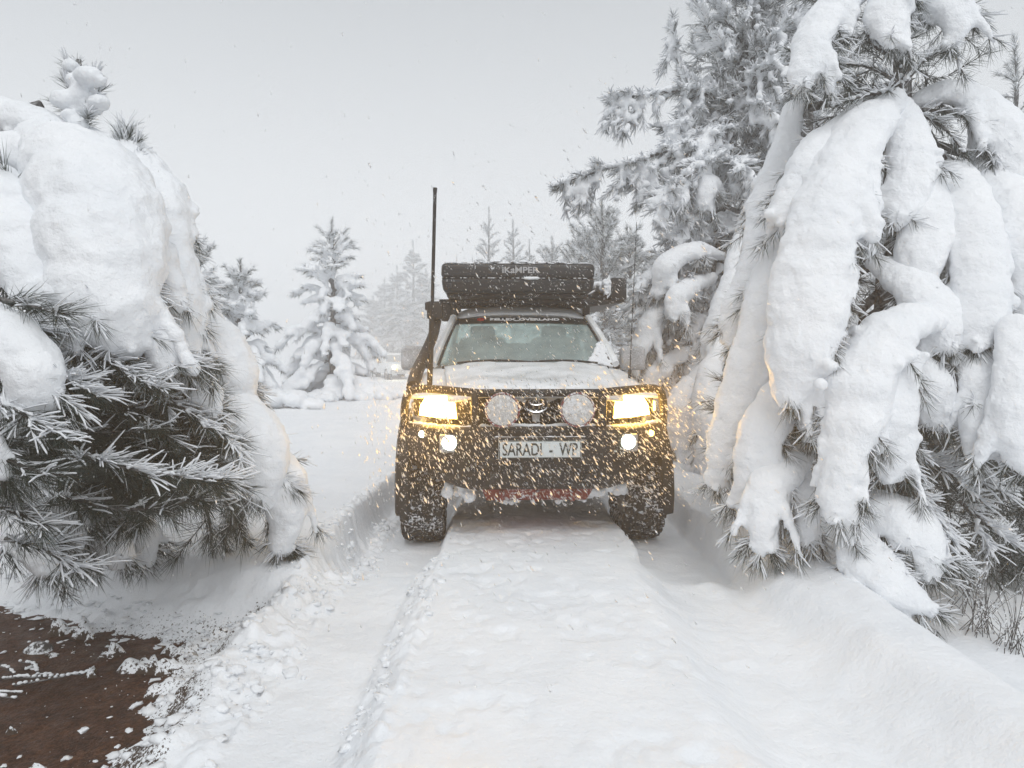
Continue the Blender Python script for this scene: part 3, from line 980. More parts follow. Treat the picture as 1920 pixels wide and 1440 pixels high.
bt, bo = near_tree("frosted_pine", (2.55, 8.9), "tall rimed pine behind the snow curtain with ragged boughs reaching left over the truck")
D0 = 8.7
btr = np.array([bo, P(1345, 560, D0), P(1350, 330, D0), P(1390, 140, D0), P(1440, -60, D0), P(1480, -260, D0)])
wood("trunk", spline(btr, n=26), np.linspace(0.13, 0.03, 26), bt, bo, 9)
BOUGH = [
    ([(1350, 235, 8.7), (1270, 275, 8.3), (1180, 305, 8.0), (1110, 325, 7.9), (1046, 346, 7.8)], 0.75),
    ([(1350, 225, 8.7), (1300, 265, 8.3), (1240, 305, 8.1), (1188, 338, 8.0)], 0.95),
    ([(1370, 200, 8.7), (1300, 170, 8.5), (1215, 178, 8.3), (1143, 186, 8.2)], 0.6),
    ([(1370, 190, 8.7), (1310, 180, 8.7), (1275, 130, 8.7), (1258, 42, 8.7)], 0.25),
    ([(1400, 130, 8.7), (1350, 90, 8.5), (1318, 40, 8.4), (1300, -20, 8.4)], 0.1),
    ([(1410, 100, 8.7), (1370, 50, 8.5), (1340, 10, 8.4)], 0.2),
    ([(1430, 10, 8.7), (1390, -10, 8.4), (1330, -30, 8.3)], 0.2),
    ([(1380, 180, 8.7), (1420, 140, 8.2), (1470, 100, 8.0)], 0.4), ([(1400, 120, 8.7), (1460, 60, 8.3), (1520, 20, 8.2)], 0.4),
    ([(1430, 20, 8.7), (1480, -10, 8.3), (1540, -30, 8.2)], 0.4), ([(1380, 190, 8.6), (1430, 200, 8.2), (1480, 250, 8.0)], 0.8),
    ([(1360, 270, 8.6), (1320, 300, 8.0), (1260, 350, 7.8), (1235, 385, 7.7)], 0.9), ([(1350, 300, 8.6), (1390, 310, 8.0), (1430, 360, 7.8)], 0.8),
    ([(1350, 320, 8.6), (1300, 400, 8.1), (1260, 450, 8.0)], 0.6), ([(1345, 420, 8.7), (1290, 470, 8.2), (1235, 500, 8.0), (1200, 540, 7.9)], 0.8),
    ([(1345, 440, 8.7), (1300, 490, 8.0), (1270, 540, 7.9), (1255, 600, 7.9)], 0.8), ([(1345, 400, 8.7), (1390, 440, 8.1), (1420, 500, 7.9)], 0.8),
    ([(1345, 530, 8.7), (1250, 590, 8.2), (1190, 650, 8.0), (1168, 700, 8.0)], 0.6), ([(1345, 520, 8.7), (1310, 600, 8.0), (1300, 690, 7.8)], 0.7),
    ([(1345, 560, 8.7), (1280, 650, 8.0), (1240, 740, 7.8)], 0.7), ([(1345, 600, 8.7), (1360, 690, 7.9), (1350, 770, 7.7)], 0.7),
    ([(1345, 640, 8.7), (1300, 740, 7.9), (1290, 840, 7.7)], 0.7), ([(1320, 620, 9.2), (1220, 640, 9.0), (1180, 720, 8.9)], 0.6),
    ([(1400, 100, 8.9), (1440, 180, 8.6), (1450, 260, 8.5)], 0.9), ([(1380, 240, 8.7), (1330, 250, 8.2), (1290, 330, 8.0)], 1.0),
    ([(1340, 480, 8.7), (1250, 520, 8.4), (1190, 570, 8.3)], 0.7), ([(1330, 150, 8.8), (1290, 220, 8.5), (1250, 240, 8.4)], 0.9),
]
frosted_boughs(bt, bo, BOUGH, 900, hang_len=0.36, snow_r=0.050, every=0.095, dens=190, nlen=0.125, frost=1.1, rime=0.55, side=0.27, rad=0.0022, rime_rad=0.0080, voxel=0.024,
               wood_r=0.028, updir=0.0, twig_snow=0.85)
g_ = np.random.default_rng(57)
needles_obj("needles", fill_shoots(P(1400, 170, 8.9), (0.70, 0.5, 1.4), 620, g_, (0.15, 0.35)) + fill_shoots(P(1330, 560, 9.0), (0.75, 0.5, 1.2), 520, g_, (0.15, 0.35)), bt, g_, 130, 0.13, 0.0024, bo, 0.9, 0.35, 0.006)
# its lowest boughs, bent to the ground under snow
LOWB = [
    ([(1350, 500, 8.4, 12), (1290, 555, 8.0, 18), (1230, 595, 7.8, 22), (1198, 650, 7.7, 20), (1182, 690, 7.7, 12)], 450),
    ([(1335, 520, 8.0, 14), (1275, 548, 7.6, 20), (1262, 590, 7.5, 16)], 450), ([(1355, 480, 8.0, 12), (1300, 470, 7.8, 20), (1245, 500, 7.7, 22), (1235, 550, 7.7, 12)], 450),
    ([(1345, 590, 8.0, 14), (1330, 660, 7.4, 18), (1305, 740, 7.2, 22), (1300, 800, 7.2, 16)], 540), ([(1330, 700, 7.6, 16), (1290, 740, 7.2, 30), (1275, 800, 7.1, 28), (1285, 860, 7.1, 14)], 600),
    ([(1350, 640, 7.2, 14), (1325, 730, 6.8, 24), (1330, 820, 6.6, 28), (1325, 890, 6.6, 16)], 600), ([(1300, 650, 8.0, 12), (1240, 690, 7.7, 20), (1205, 740, 7.7, 18)], 600),
    ([(1345, 370, 8.3, 20), (1325, 345, 8.0, 26), (1320, 385, 7.9, 16)], 330), ([(1400, 400, 8.0, 14), (1380, 500, 7.6, 24), (1350, 600, 7.3, 26), (1335, 680, 7.2, 14)], 380),
]
for k, (pts, ty) in enumerate(LOWB):
    laden(bt, pts, 950 + k, P(1345, ty, 8.7), 0.85, 0.8, 12, 0.2, bo, 0.022, 1.0, 0.14, 0.5, 0.3, (-0.4, -1.0, 0), 150)


def far_pine(name, base, H, Rad, seed, label, group="rimed pines fading into the snowfall", heavy=0.4, whorls=11, per=5, droop=0.35, needle=0.14, rad=0.004, dens=60, top_up=0.6, lean=(0, 0), voxel=0.04, frost=0.85,
             rime=0.35, snow=True, every=0.3):
    """A whole pine with a leader, whorls of boughs and side twigs; the lower boughs carry more snow the larger heavy is."""
    g = np.random.default_rng(seed)
    z0 = gz(*base) - 0.05
    root = empty(name, (base[0], base[1], z0))
    tag(root, label, "tree", group)
    tz = np.linspace(0, H, 14)
    tr = np.stack([lean[0] * (tz / H) ** 2 + 0.02 * g.normal(size=14), lean[1] * (tz / H) ** 2 + 0.02 * g.normal(size=14), tz], -1)
    wood("trunk", tr, np.linspace(0.022 * H + 0.02, 0.012, 14), root, n=7)
    at_ = lambda z: np.array([np.interp(z, tz, tr[:, k]) for k in range(3)])
    sh, blobs, bm = [(at_(H * 0.86), at_(H)), (at_(H * 0.93), at_(H * 0.995)), (at_(H * 0.8), at_(H * 0.9))], [], bmesh.new()
    for w_ in range(whorls):
        f = (w_ + 0.3 * g.random()) / whorls
        for k in range(per):
            z = H * (0.07 + 0.84 * min(1.0, f + (0.8 / whorls) * (g.random() - 0.4)))
            a = 2 * math.pi * (k + 0.6 * g.normal()) / per + w_ * 1.3
            L_ = Rad * (1 - f) ** 0.75 * g.uniform(0.5, 1.2) + 0.18
            hd = np.array((math.cos(a), math.sin(a), 0))
            up = top_up * f - droop * (1 - f) + 0.30 * g.normal()
            p0 = at_(z)
            p1 = p0 + hd * L_ * 0.5 + np.array((0, 0, L_ * 0.5 * (up + 0.25)))
            p2 = p0 + hd * L_ * (0.95 - 0.15 * (1 - f)) + np.array((0, 0, L_ * (up - 0.25 * (1 - f))))
            p2[2] = max(p2[2], 0.12)
            c = spline([p0, p1, p2], n=12)
            tube(bm, c[::3], np.linspace(0.012 + 0.012 * (1 - f), 0.005, 4), 4)
            ld = heavy * (1 - f) ** 0.8
            for i in range(2, 11):
                sh.append((c[i], c[i + 1]))
            m_ = max(2, int(L_ / every))
            for q in range(m_):
                i = int(3 + 8 * (q + g.random()) / m_); i = min(i, 10)
                t = c[i + 1] - c[i]; t /= np.linalg.norm(t)
                hz = np.cross(t, (0, 0, 1.0))
                for s in (-1, 1):
                    dd = t + s * hz * g.uniform(0.5, 1.1) + np.array((0, 0, 0.15 * g.normal() + 0.25 * f - 0.35 * (1 - f)))
                    dd /= np.linalg.norm(dd)
                    l2 = L_ * g.uniform(0.2, 0.36) * (1.1 - i / 14)
                    sh.append((c[i], c[i] + dd * l2))
                    if g.random() < ld * 1.6:
                        for u_ in (0.3, 0.6, 0.9):
                            r_ = (0.035 + 0.09 * ld) * g.uniform(0.6, 1.1)
                            blobs.append(ball(c[i] + dd * l2 * u_ + (0, 0, r_ * 0.4), r_, squash=0.8))
            if snow:
                for i in range(2, 12):
                    if g.random() < 0.45 + ld:
                        r_ = (0.03 + 0.17 * ld * math.sin(math.pi * min(i / 11, 0.9))) * g.uniform(0.75, 1.15)
                        blobs.append(ball(c[i] + np.array((0, 0, r_ * 0.35)), r_, squash=0.8))
    tag(bm_obj("branches", bm, M["bark"], root), kind="stuff")
    needles_obj("needles", sh, root, g, dens, needle, rad, (0, 0, 0), frost, rime, rad * 1.8, 0.006, 0.4)
    if blobs:
        snow_union("snow_load", blobs, root, voxel, amp=((0.25, 0.05), (0.08, 0.02)), smooth=2, m=M["snow_far"])
    return root


def at_px(px, d):
    return ((px - 960) * d / F, d)


far_pine("frosted_pine", at_px(625, 18), 4.55, 1.75, 31, "lone small pine in the clearing left of the truck, its skirts heaped with snow", heavy=1.15, whorls=12, per=7, droop=0.95, top_up=0.9, dens=90,
         needle=0.17, rad=0.0045, every=0.26)
far_pine("frosted_pine", at_px(452, 15.0), 3.1, 1.1, 32, "small rimed pine showing past the edge of the left snow dome", heavy=0.8, whorls=12, per=7, droop=0.7, top_up=1.0, dens=120, needle=0.15, rad=0.004)
far_pine("frosted_pine", at_px(372, 14.5), 3.55, 1.0, 33, "rimed pine half hidden behind the left snow dome", heavy=0.6, whorls=13, per=7, droop=0.4, top_up=1.3, dens=120, needle=0.15, rad=0.004)
far_pine("frosted_pine", at_px(1128, 20), 5.4, 1.75, 34, "bushy rimed pine rising behind the right end of the roof tent", heavy=0.35, whorls=16, per=8, droop=0.1, top_up=1.6, dens=110, frost=0.8, needle=0.19, rad=0.005)
far_pine("frosted_pine", at_px(1180, 21), 4.8, 1.8, 35, "broad rimed pine between the roof tent and the ragged boughs", heavy=0.3, whorls=15, per=8, droop=0.1, top_up=1.3, dens=100, frost=0.8, needle=0.18, rad=0.005)
far_pine("frosted_pine", at_px(1085, 22), 5.0, 1.1, 36, "narrow upright rimed pine behind the middle of the roof tent's right half", heavy=0.3, whorls=14, per=7, droop=0.0, top_up=1.9, dens=110, frost=0.8, needle=0.19, rad=0.005)
far_pine("frosted_pine", at_px(1034, 36), 7.0, 2.0, 37, "round topped rimed pine behind the centre of the roof tent", heavy=0.3, whorls=14, per=7, droop=0.1, top_up=1.3, dens=80, frost=0.8, needle=0.2, rad=0.007)
far_pine("frosted_pine", at_px(962, 48), 10.2, 2.0, 38, "twin tipped pale pine above the roof tent lettering", heavy=0.25, whorls=15, per=7, droop=0.1, top_up=1.2, dens=65, needle=0.2, rad=0.008)
far_pine("frosted_pine", at_px(993, 50), 9.2, 1.5, 39, "thin pale pine tip right of the twin tipped one above the tent", heavy=0.2, whorls=14, per=6, top_up=1.1, dens=60, needle=0.2, rad=0.008)
far_pine("frosted_pine", at_px(917, 52), 11.9, 2.3, 40, "tallest spire of the pale pines above the roof tent", heavy=0.2, whorls=15, per=6, droop=0.0, top_up=0.9, dens=65, needle=0.2, rad=0.008)
far_pine("frosted_pine", at_px(857, 75), 11.9, 2.1, 41, "faint sapling above the left end of the roof tent", heavy=0.2, whorls=13, per=6, top_up=1.1, dens=50, needle=0.2, rad=0.009)
far_pine("frosted_pine", at_px(886, 80), 12.3, 2.0, 42, "faint sapling just right of the one above the tent's left end", heavy=0.2, whorls=13, per=6, top_up=1.1, dens=50, needle=0.2, rad=0.009)
MIST = "pale pines nearly lost in the mist left of the truck"
for k, (px, d, H, Rd) in enumerate([(700, 100, 9.0, 4.2), (722, 104, 11.7, 3.8), (746, 100, 13.2, 4.2), (776, 92, 15.5, 4.6), (800, 96, 12.5, 5.0), (762, 84, 7.8, 4.6), (735, 88, 6.6, 4.4)]):
    nm = ["lowest bushy pine at the mist's left end", "pointed pine second from the left in the mist", "pointed pine third from the left in the mist", "tallest pale pine in the mist left of the aerial",
          "pale pine in the mist right behind the aerial mast", "low round pine in the mist under the tallest one", "low round pine in the mist above the distant headlights"][k]
    far_pine("frosted_pine", at_px(px, d), H, Rd, 60 + k, nm, MIST, heavy=0.3, whorls=15, per=8, top_up=0.7, dens=26, needle=0.42, rad=0.022, voxel=0.13, every=0.7)
far_pine("frosted_pine", at_px(1885, 11.5), 6.2, 1.2, 52, "rimed pine top above the snow curtain at the right edge", heavy=0.35, whorls=11, per=6, droop=0.2, top_up=1.2, dens=120, needle=0.15, rad=0.003)
far_pine("frosted_pine", at_px(1500, 9.6), 7.6, 2.0, 53, "dense rimed pine standing deep between the ragged one and the snow curtain", heavy=0.55, whorls=17, per=8, droop=0.45, top_up=0.8, dens=110, needle=0.14, rad=0.0028, frost=1.0, rime=0.5)
far_pine("frosted_pine", at_px(1990, 6.5), 3.2, 1.4, 54, "low dark pine filling the gap under the right snow curtain", heavy=0.15, whorls=9, per=7, droop=0.3, dens=150, needle=0.15, rad=0.003, frost=0.15, rime=0.1)
far_pine("frosted_pine", at_px(1760, 6.6), 3.0, 1.2, 56, "dark pine in shade behind the right snow curtain's trunk", heavy=0.15, whorls=9, per=7, droop=0.3, dens=150, needle=0.15, rad=0.003, frost=0.15, rime=0.1)

# a low bush in the clearing that the snow has buried
bx, by_ = at_px(538, 14.5)
bz = gz(bx, by_)
bu = empty("buried_bush", (bx, by_, bz - 0.06))
tag(bu, "low bush buried under rounded snow in front of the lone small pine", "bush")
g_ = np.random.default_rng(71)
bl = [ball((0.28 * g_.normal(), 0.25 * g_.normal(), 0.20 + 0.10 * g_.random()), g_.uniform(0.18, 0.28), squash=0.7) for _ in range(12)] + [ball((x_, 0.1 * g_.normal(), 0.12), 0.20, squash=0.7) for x_ in (-0.6, -0.45, 0.45, 0.6)]
snow_union("snow_load", bl, bu, 0.03, amp=((0.3, 0.05), (0.08, 0.02)), smooth=3, m=M["snow_far"])
needles_obj("needles", [((0.5 * g_.normal(), -0.25, 0.06), (0.5 * g_.normal(), -0.34, 0.04)) for _ in range(8)], bu, g_, 120, 0.10, 0.003)
# ------------------------------------------------------------------ the truck
M["paint"] = mat("white paint under a film of snow", (0.74, 0.755, 0.76), 0.38, 0, 0.45, coat=0.15)
_t, _b = nodes(M["paint"])
_n = add_noise(_t, 4, 6, 0.6)
_r = ramp(_t, _n.outputs["Fac"], 0.36, 0.62, (0.70, 0.715, 0.715), (0.86, 0.875, 0.89))
_t.links.new(_r.outputs[0], _b.inputs["Base Color"])
_q = ramp(_t, _n.outputs["Fac"], 0.36, 0.62, (0.3,) * 3, (0.75,) * 3)
_t.links.new(_q.outputs[0], _b.inputs["Roughness"])
bump(_t, _b, [(40, 0.25, 0.01), (160, 0.3, 0.004)])
M["black"] = specked("black steel with blown snow", (0.020, 0.018, 0.017), 0.5, lo=0.66, hi=0.76, scale=70)
M["plastic"] = specked("black plastic with blown snow", (0.018, 0.018, 0.019), 0.6, lo=0.61, hi=0.69, scale=80)
M["shell"] = specked("black tent shell with blown snow", (0.020, 0.021, 0.023), 0.4, lo=0.63, hi=0.71, scale=60)
M["rubber"] = specked("tyre rubber with snow in the tread", (0.020, 0.019, 0.018), 0.8, lo=0.60, hi=0.66, scale=60)
M["packed"] = specked("tyre carcass packed with snow", (0.025, 0.024, 0.023), 0.8, lo=0.50, hi=0.60, scale=40)
M["frosted"] = mat("glass paled like mist", (0.42, 0.44, 0.45), 0.5)  # distant windscreen: mist over the glass is put into its pale grey
M["housing"] = mat("smoked lamp housing", (0.10, 0.10, 0.10), 0.3)
M["mirror"] = specked("mirror shell plastered with snow", (0.10, 0.10, 0.10), 0.6, lo=0.30, hi=0.72, scale=180)
M["dark"] = mat("dark underbody", (0.015, 0.014, 0.014), 0.8)
M["chrome"] = mat("chrome", (0.75, 0.76, 0.77), 0.18, 1.0)
M["alloy"] = specked("grey alloy", (0.30, 0.30, 0.31), 0.4, 0.6, lo=0.6, hi=0.7)
M["red"] = specked("red painted steel", (0.21, 0.030, 0.018), 0.5, lo=0.56, hi=0.66, scale=45)
M["trim"] = mat("cabin trim", (0.035, 0.037, 0.038), 0.8)
M["seat"] = mat("grey seat cloth", (0.09, 0.095, 0.095), 0.9)
M["white"] = mat("white vinyl", (0.92, 0.92, 0.92), 0.5)
M["red_vinyl"] = mat("red vinyl", (0.55, 0.03, 0.025), 0.5)
M["brown_vinyl"] = mat("dull brown vinyl", (0.12, 0.05, 0.035), 0.6)
M["plate"] = mat("number plate white", (0.62, 0.66, 0.66), 0.45)
M["ink"] = mat("plate ink", (0.03, 0.035, 0.03), 0.5)
M["steel_grey"] = mat("grey print", (0.42, 0.42, 0.43), 0.5)


def glass_mat(name, tint, refl=0.9):
    m = bpy.data.materials.new(name)
    m.use_nodes = True
    t = m.node_tree; t.nodes.clear()
    o = t.nodes.new("ShaderNodeOutputMaterial"); tr = t.nodes.new("ShaderNodeBsdfTransparent"); gl = t.nodes.new("ShaderNodeBsdfGlossy")
    fr = t.nodes.new("ShaderNodeFresnel"); mx = t.nodes.new("ShaderNodeMixShader")
    fr.inputs[0].default_value = 1.5
    tr.inputs[0].default_value = (*tint, 1); gl.inputs[0].default_value = (refl,) * 3 + (1,); gl.inputs[1].default_value = 0.06
    # frost film: patches of fine stuck snow
    df = t.nodes.new("ShaderNodeBsdfDiffuse"); df.inputs[0].default_value = (0.56, 0.68, 0.66, 1)
    n = add_noise(t, 2.6, 6, 0.6); k = ramp(t, n.outputs["Fac"], 0.34, 0.76, (0.28,) * 3, (0.55,) * 3)
    n2 = add_noise(t, 130, 3, 0.6); k2 = ramp(t, n2.outputs["Fac"], 0.62, 0.68, (0,) * 3, (0.8,) * 3)
    ad = t.nodes.new("ShaderNodeMath"); ad.operation = "MAXIMUM"
    t.links.new(k.outputs[0], ad.inputs[0]); t.links.new(k2.outputs[0], ad.inputs[1])
    m2 = t.nodes.new("ShaderNodeMixShader")
    t.links.new(fr.outputs[0], mx.inputs[0]); t.links.new(tr.outputs[0], mx.inputs[1]); t.links.new(gl.outputs[0], mx.inputs[2])
    t.links.new(ad.outputs[0], m2.inputs[0]); t.links.new(mx.outputs[0], m2.inputs[1]); t.links.new(df.outputs[0], m2.inputs[2])
    t.links.new(m2.outputs[0], o.inputs[0])
    return m


M["glass"] = glass_mat("windscreen glass", (0.42, 0.55, 0.52))
M["tint"] = glass_mat("dark side glass", (0.12, 0.14, 0.14))


def lamp_mat(name, col, strength, flutes=0.0):
    m = mat(name, (0.9, 0.9, 0.85), 0.2)
    t, b = nodes(m)
    b.inputs["Emission Color"].default_value = (*col, 1)
    if flutes:
        c = t.nodes.new("ShaderNodeTexCoord"); w = t.nodes.new("ShaderNodeTexWave")
        w.bands_direction = "X"; w.inputs["Scale"].default_value = flutes; w.inputs["Distortion"].default_value = 0.6
        t.links.new(c.outputs["Object"], w.inputs["Vector"])
        r = t.nodes.new("ShaderNodeMapRange"); r.inputs[3].default_value = strength * 0.55; r.inputs[4].default_value = strength * 1.3
        t.links.new(w.outputs["Fac"], r.inputs[0]); t.links.new(r.outputs[0], b.inputs["Emission Strength"])
    else:
        b.inputs["Emission Strength"].default_value = strength
    return m


M["lamp"] = lamp_mat("lit headlight", (1.0, 0.56, 0.11), 45.0, 30)
M["fog"] = lamp_mat("lit fog lamp", (0.86, 1.0, 0.84), 12.0)
M["amber"] = lamp_mat("lit amber lamp", (1.0, 0.55, 0.08), 9.0)
M["park"] = lamp_mat("lit parking lamp", (0.9, 1.0, 0.75), 9.0)

car = empty("offroad_pickup", (0.176, 4.5, 0.0), R(2.2))
tag(car, "white double cab off-road pickup with its headlights on, facing us in the snow track", "pickup truck")


def grid(name, fn, nu, nv, m, parent, thick=0.0, close=False):
    u = np.linspace(0, 1, nu); v = np.linspace(0, 1, nv)
    V = np.array([fn(a, b) for b in v for a in u], float)
    i = (np.arange(nv - 1)[:, None] * nu + np.arange(nu - 1)[None, :]).ravel()
    o = link(name, tri_mesh(name, V, np.stack([i, i + 1, i + nu + 1, i + nu], -1)), m, parent)
    if thick:
        s = o.modifiers.new("t", "SOLIDIFY"); s.thickness = thick; s.offset = 0
        JOBS.append(o)
    return o


def prism(bm, outline, depth, M4=None, bev=0.0):
    """A solid from a 2-D outline (x, z) that runs from y = 0 back to y = depth."""
    a = [bm.verts.new((x, 0, z)) for x, z in outline]
    b = [bm.verts.new((x, depth, z)) for x, z in outline]
    n = len(a)
    fs = [bm.faces.new(a), bm.faces.new(b[::-1])]
    for i in range(n):
        fs.append(bm.faces.new((a[(i + 1) % n], a[i], b[i], b[(i + 1) % n])))
    vs_ = a + b
    if bev:
        es = [e for e in fs[0].edges]
        r = bmesh.ops.bevel(bm, geom=es, offset=bev, segments=2, affect="EDGES")
        vs_ = list({v for v in vs_ if v.is_valid} | set(r["verts"]))
    if M4 is not None:
        bmesh.ops.transform(bm, matrix=M4, verts=[v for v in vs_ if v.is_valid])


def disc(bm, c, r, depth, n=24, axis=(0, -1, 0), dome=0.0):
    """A round lamp body or lens whose face looks along axis."""
    q = Vector(axis).to_track_quat("Z", "Y").to_matrix()
    prof = [(r, -depth), (r, 0.0), (r * 0.92, dome * 0.35), (r * 0.6, dome * 0.8), (0.0001, dome)]
    rings = []
    for rr, h in prof:
        rings.append([bm.verts.new(Vector(c) + q @ Vector((rr * math.cos(t), rr * math.sin(t), h))) for t in np.linspace(0, 2 * math.pi, n, endpoint=False)])
    for i in range(len(rings) - 1):
        for j in range(n):
            k = (j + 1) % n
            bm.faces.new((rings[i][j], rings[i][k], rings[i + 1][k], rings[i + 1][j]))
    bm.faces.new(rings[0][::-1])
    bmesh.ops.remove_doubles(bm, verts=bm.verts[:], dist=0.0003)


# --- body shell
WY, WR = 0.85, 0.41                # front axle; wheel radius
RY = 3.95


def x_out(y):
    return 0.70 + 0.18 * sstep(0.26, 0.75, np.array(y)).item()


def z_belt(y):
    return float(np.interp(y, [0.3, 0.5, 1.5, 3.4, 5.1], [1.075, 1.10, 1.235, 1.27, 1.27]))


def z_low(y):
    z = 0.50
    for c in (WY, RY):
        d = abs(y - c)
        if d < 0.50:
            z = max(z, 0.42 + math.sqrt(0.50 ** 2 - d * d))
    return z


ys = sorted(set(list(np.arange(0.47, 5.06, 0.05)) + [WY + 0.499, RY - 0.499, RY + 0.499]))
bm = bmesh.new()
for s in (-1, 1):
    rows = []
    for y in ys:
        xo, zb, zl = x_out(y), z_belt(y), z_low(y)
        zl = min(zl, zb - 0.12)
        prof = [(xo - 0.04, zl), (xo - 0.005, zl + 0.02), (xo, zl * 0.5 + zb * 0.5), (xo - 0.01, zb - 0.06), (xo - 0.035, zb - 0.02), (xo - 0.08, zb), (xo - 0.16, zb + 0.010), (xo - 0.30, zb + 0.010)]
        rows.append([bm.verts.new((s * x, y, z)) for x, z in prof])
    for a, b in zip(rows[:-1], rows[1:]):
        for j in range(len(a) - 1):
            bm.faces.new((a[j], a[j + 1], b[j + 1], b[j]))
body = bm_obj("body", bm, M["paint"], car, angle=50)
sm_ = body.modifiers.new("t", "SOLIDIFY"); sm_.thickness = 0.025; sm_.offset = 0; JOBS.append(body)


for s in (-1, 1):                   # the nose of each wing, over the headlight
    bm = bmesh.new()
    rows = []
    for x in np.linspace(0.52, 0.875, 10):
        f = (x - 0.52) / 0.355
        y0 = 0.335 + 0.10 * f ** 1.6
        zt = 1.118 - 0.02 * f ** 2
        rows.append([bm.verts.new((s * x, y, z)) for y, z in ((y0 + 0.03, zt - 0.025), (y0 + 0.005, zt - 0.010), (y0 + 0.02, zt + 0.004), (0.50, zt + 0.008), (0.60, zt + 0.002))])
    for a_, b_ in zip(rows[:-1], rows[1:]):
        for j in range(4):
            bm.faces.new((a_[j], a_[j + 1], b_[j + 1], b_[j]))
    bm_obj("wing_nose", bm, M["paint"], car)


def hood_fn(u, v):
    x = (2 * u - 1)
    y = 0.27 + 1.27 * v
    half = 0.60 + 0.09 * v
    z = 1.105 + 0.165 * (v ** 0.8) + 0.035 * (1 - abs(x) ** 2.4) - 0.045 * max(0, 1 - v / 0.07) ** 1.6
    z += 0.012 * (sstep(0.35, 0.45, np.array(abs(x))).item() * (1 - sstep(0.72, 0.8, np.array(abs(x))).item()))
    return (x * half, y + 0.07 * abs(x) ** 2 * (1 - v), z)


hood = grid("hood", hood_fn, 41, 40, M["paint"], car, 0.02)
bm = bmesh.new()                   # raised badge letters on the hood's front edge, half buried
for k, (x0, w) in enumerate(((-0.135, 0.04), (-0.085, 0.04), (-0.035, 0.04), (0.015, 0.04), (0.065, 0.04), (0.115, 0.04))):
    box(bm, (x0 + 0.01, 0.325, 1.150), (w, 0.006, 0.026), 0.002, Matrix.Rotation(R(-62), 3, "X"))
bm_obj("badge", bm, M["paint"], hood)
bm = bmesh.new()
box(bm, (0, 1.585, 1.268), (1.42, 0.12, 0.03), 0.01)
cowl = bm_obj("cowl", bm, M["plastic"], car)

# --- cabin
def screen_fn(u, v, inset=0.0):
    x = 2 * u - 1
    half = 0.765 - 0.15 * v
    return (x * half, 1.555 + 0.67 * v + 0.085 * x * x * (1 - 0.4 * v), 1.295 + 0.425 * v + 0.02 * v * (1 - v) * 4 - 0.010 * x * x)


ws = grid("windscreen", screen_fn, 25, 15, M["glass"], car)
def band_fn(u, v):
    p = screen_fn(0.02 + 0.96 * u, 0.84 + 0.15 * v)
    return (p[0], p[1] - 0.006, p[2] + 0.004)


band = grid("sun_strip", band_fn, 25, 4, mat("dark tint film", (0.012, 0.016, 0.016), 0.5), ws)
for s in (-1, 1):
    bm = bmesh.new()
    a = [screen_fn(0.5 + 0.5 * s, v) for v in np.linspace(0, 1, 10)]
    tube(bm, [(p[0] + s * 0.028, p[1] + 0.025, p[2] + 0.01) for p in a], 0.034, 8)
    tube(bm, [(s * 0.645, 2.28, 1.722), (s * 0.66, 2.6, 1.745), (s * 0.66, 3.3, 1.74), (s * 0.66, 3.48, 1.70), (s * 0.76, 3.58, 1.28)], 0.035, 8)
    tube(bm, [(s * 0.835, 2.62, 1.27), (s * 0.665, 2.66, 1.73)], 0.03, 8)
    bm_obj("pillar", bm, M["paint"], car)
bm = bmesh.new()
for s in (-1, 1):
    a = [screen_fn(0.5 + 0.487 * s, v) for v in np.linspace(0, 1, 10)]
    tube(bm, [(p[0], p[1] - 0.006, p[2] + 0.006) for p in a], 0.012, 6)
tube(bm, [(lambda p: (p[0], p[1] - 0.004, p[2] + 0.003))(screen_fn(u, 0.99)) for u in np.linspace(0.02, 0.98, 12)], 0.009, 6)
bm_obj("windscreen_seal", bm, M["plastic"], ws)


def roof_fn(u, v):
    x = 2 * u - 1
    y = 2.235 + 1.30 * v
    z = 1.725 + 0.085 * (1 - (1 - min(v / 0.28, 1)) ** 2) + 0.028 * (1 - abs(x) ** 2.5) - 0.05 * max(0, (v - 0.85) / 0.15) ** 2
    return (x * (0.63 + 0.03 * min(1, v * 3)), y + 0.05 * x * x * (1 - v), z - 0.06 * abs(x) ** 8)


grid("roof", roof_fn, 33, 24, M["paint"], car, 0.02)
for s in (-1, 1):
    for (y0, y1, t0, t1) in ((1.86, 2.60, 2.34, 2.64), (2.66, 3.50, 2.70, 3.42)):
        d = empty("tmp") if False else None
        bm = bmesh.new()
        V = [(s * 0.835, y0, 1.27), (s * 0.835, y1, 1.27), (s * 0.665, t1, 1.725), (s * 0.665, t0, 1.725)]
        bm.faces.new([bm.verts.new(p) for p in V])
        bm_obj("side_window", bm, M["tint"], car)
    for (y0, y1) in ((1.60, 2.63), (2.66, 3.52)):
        bm = bmesh.new()
        box(bm, (s * 0.884, (y0 + y1) / 2, 0.88), (0.022, y1 - y0, 0.66), 0.01)
        dr = bm_obj("door", bm, M["paint"], car)
        bm = bmesh.new(); box(bm, (s * 0.905, y1 - 0.14, 1.08), (0.03, 0.16, 0.035), 0.01); bm_obj("handle", bm, M["plastic"], dr)
bm = bmesh.new()                   # rear wall of the cab, tub, tailgate
box(bm, (0, 3.58, 1.0), (1.62, 0.03, 0.6), 0.01)
box(bm, (0, 5.06, 0.95), (1.66, 0.05, 0.62), 0.02)
bm_obj("tub", bm, M["paint"], car)
bm = bmesh.new()
box(bm, (0, 4.35, 0.62), (1.66, 1.45, 0.05))
bm_obj("load_bed", bm, M["dark"], car)

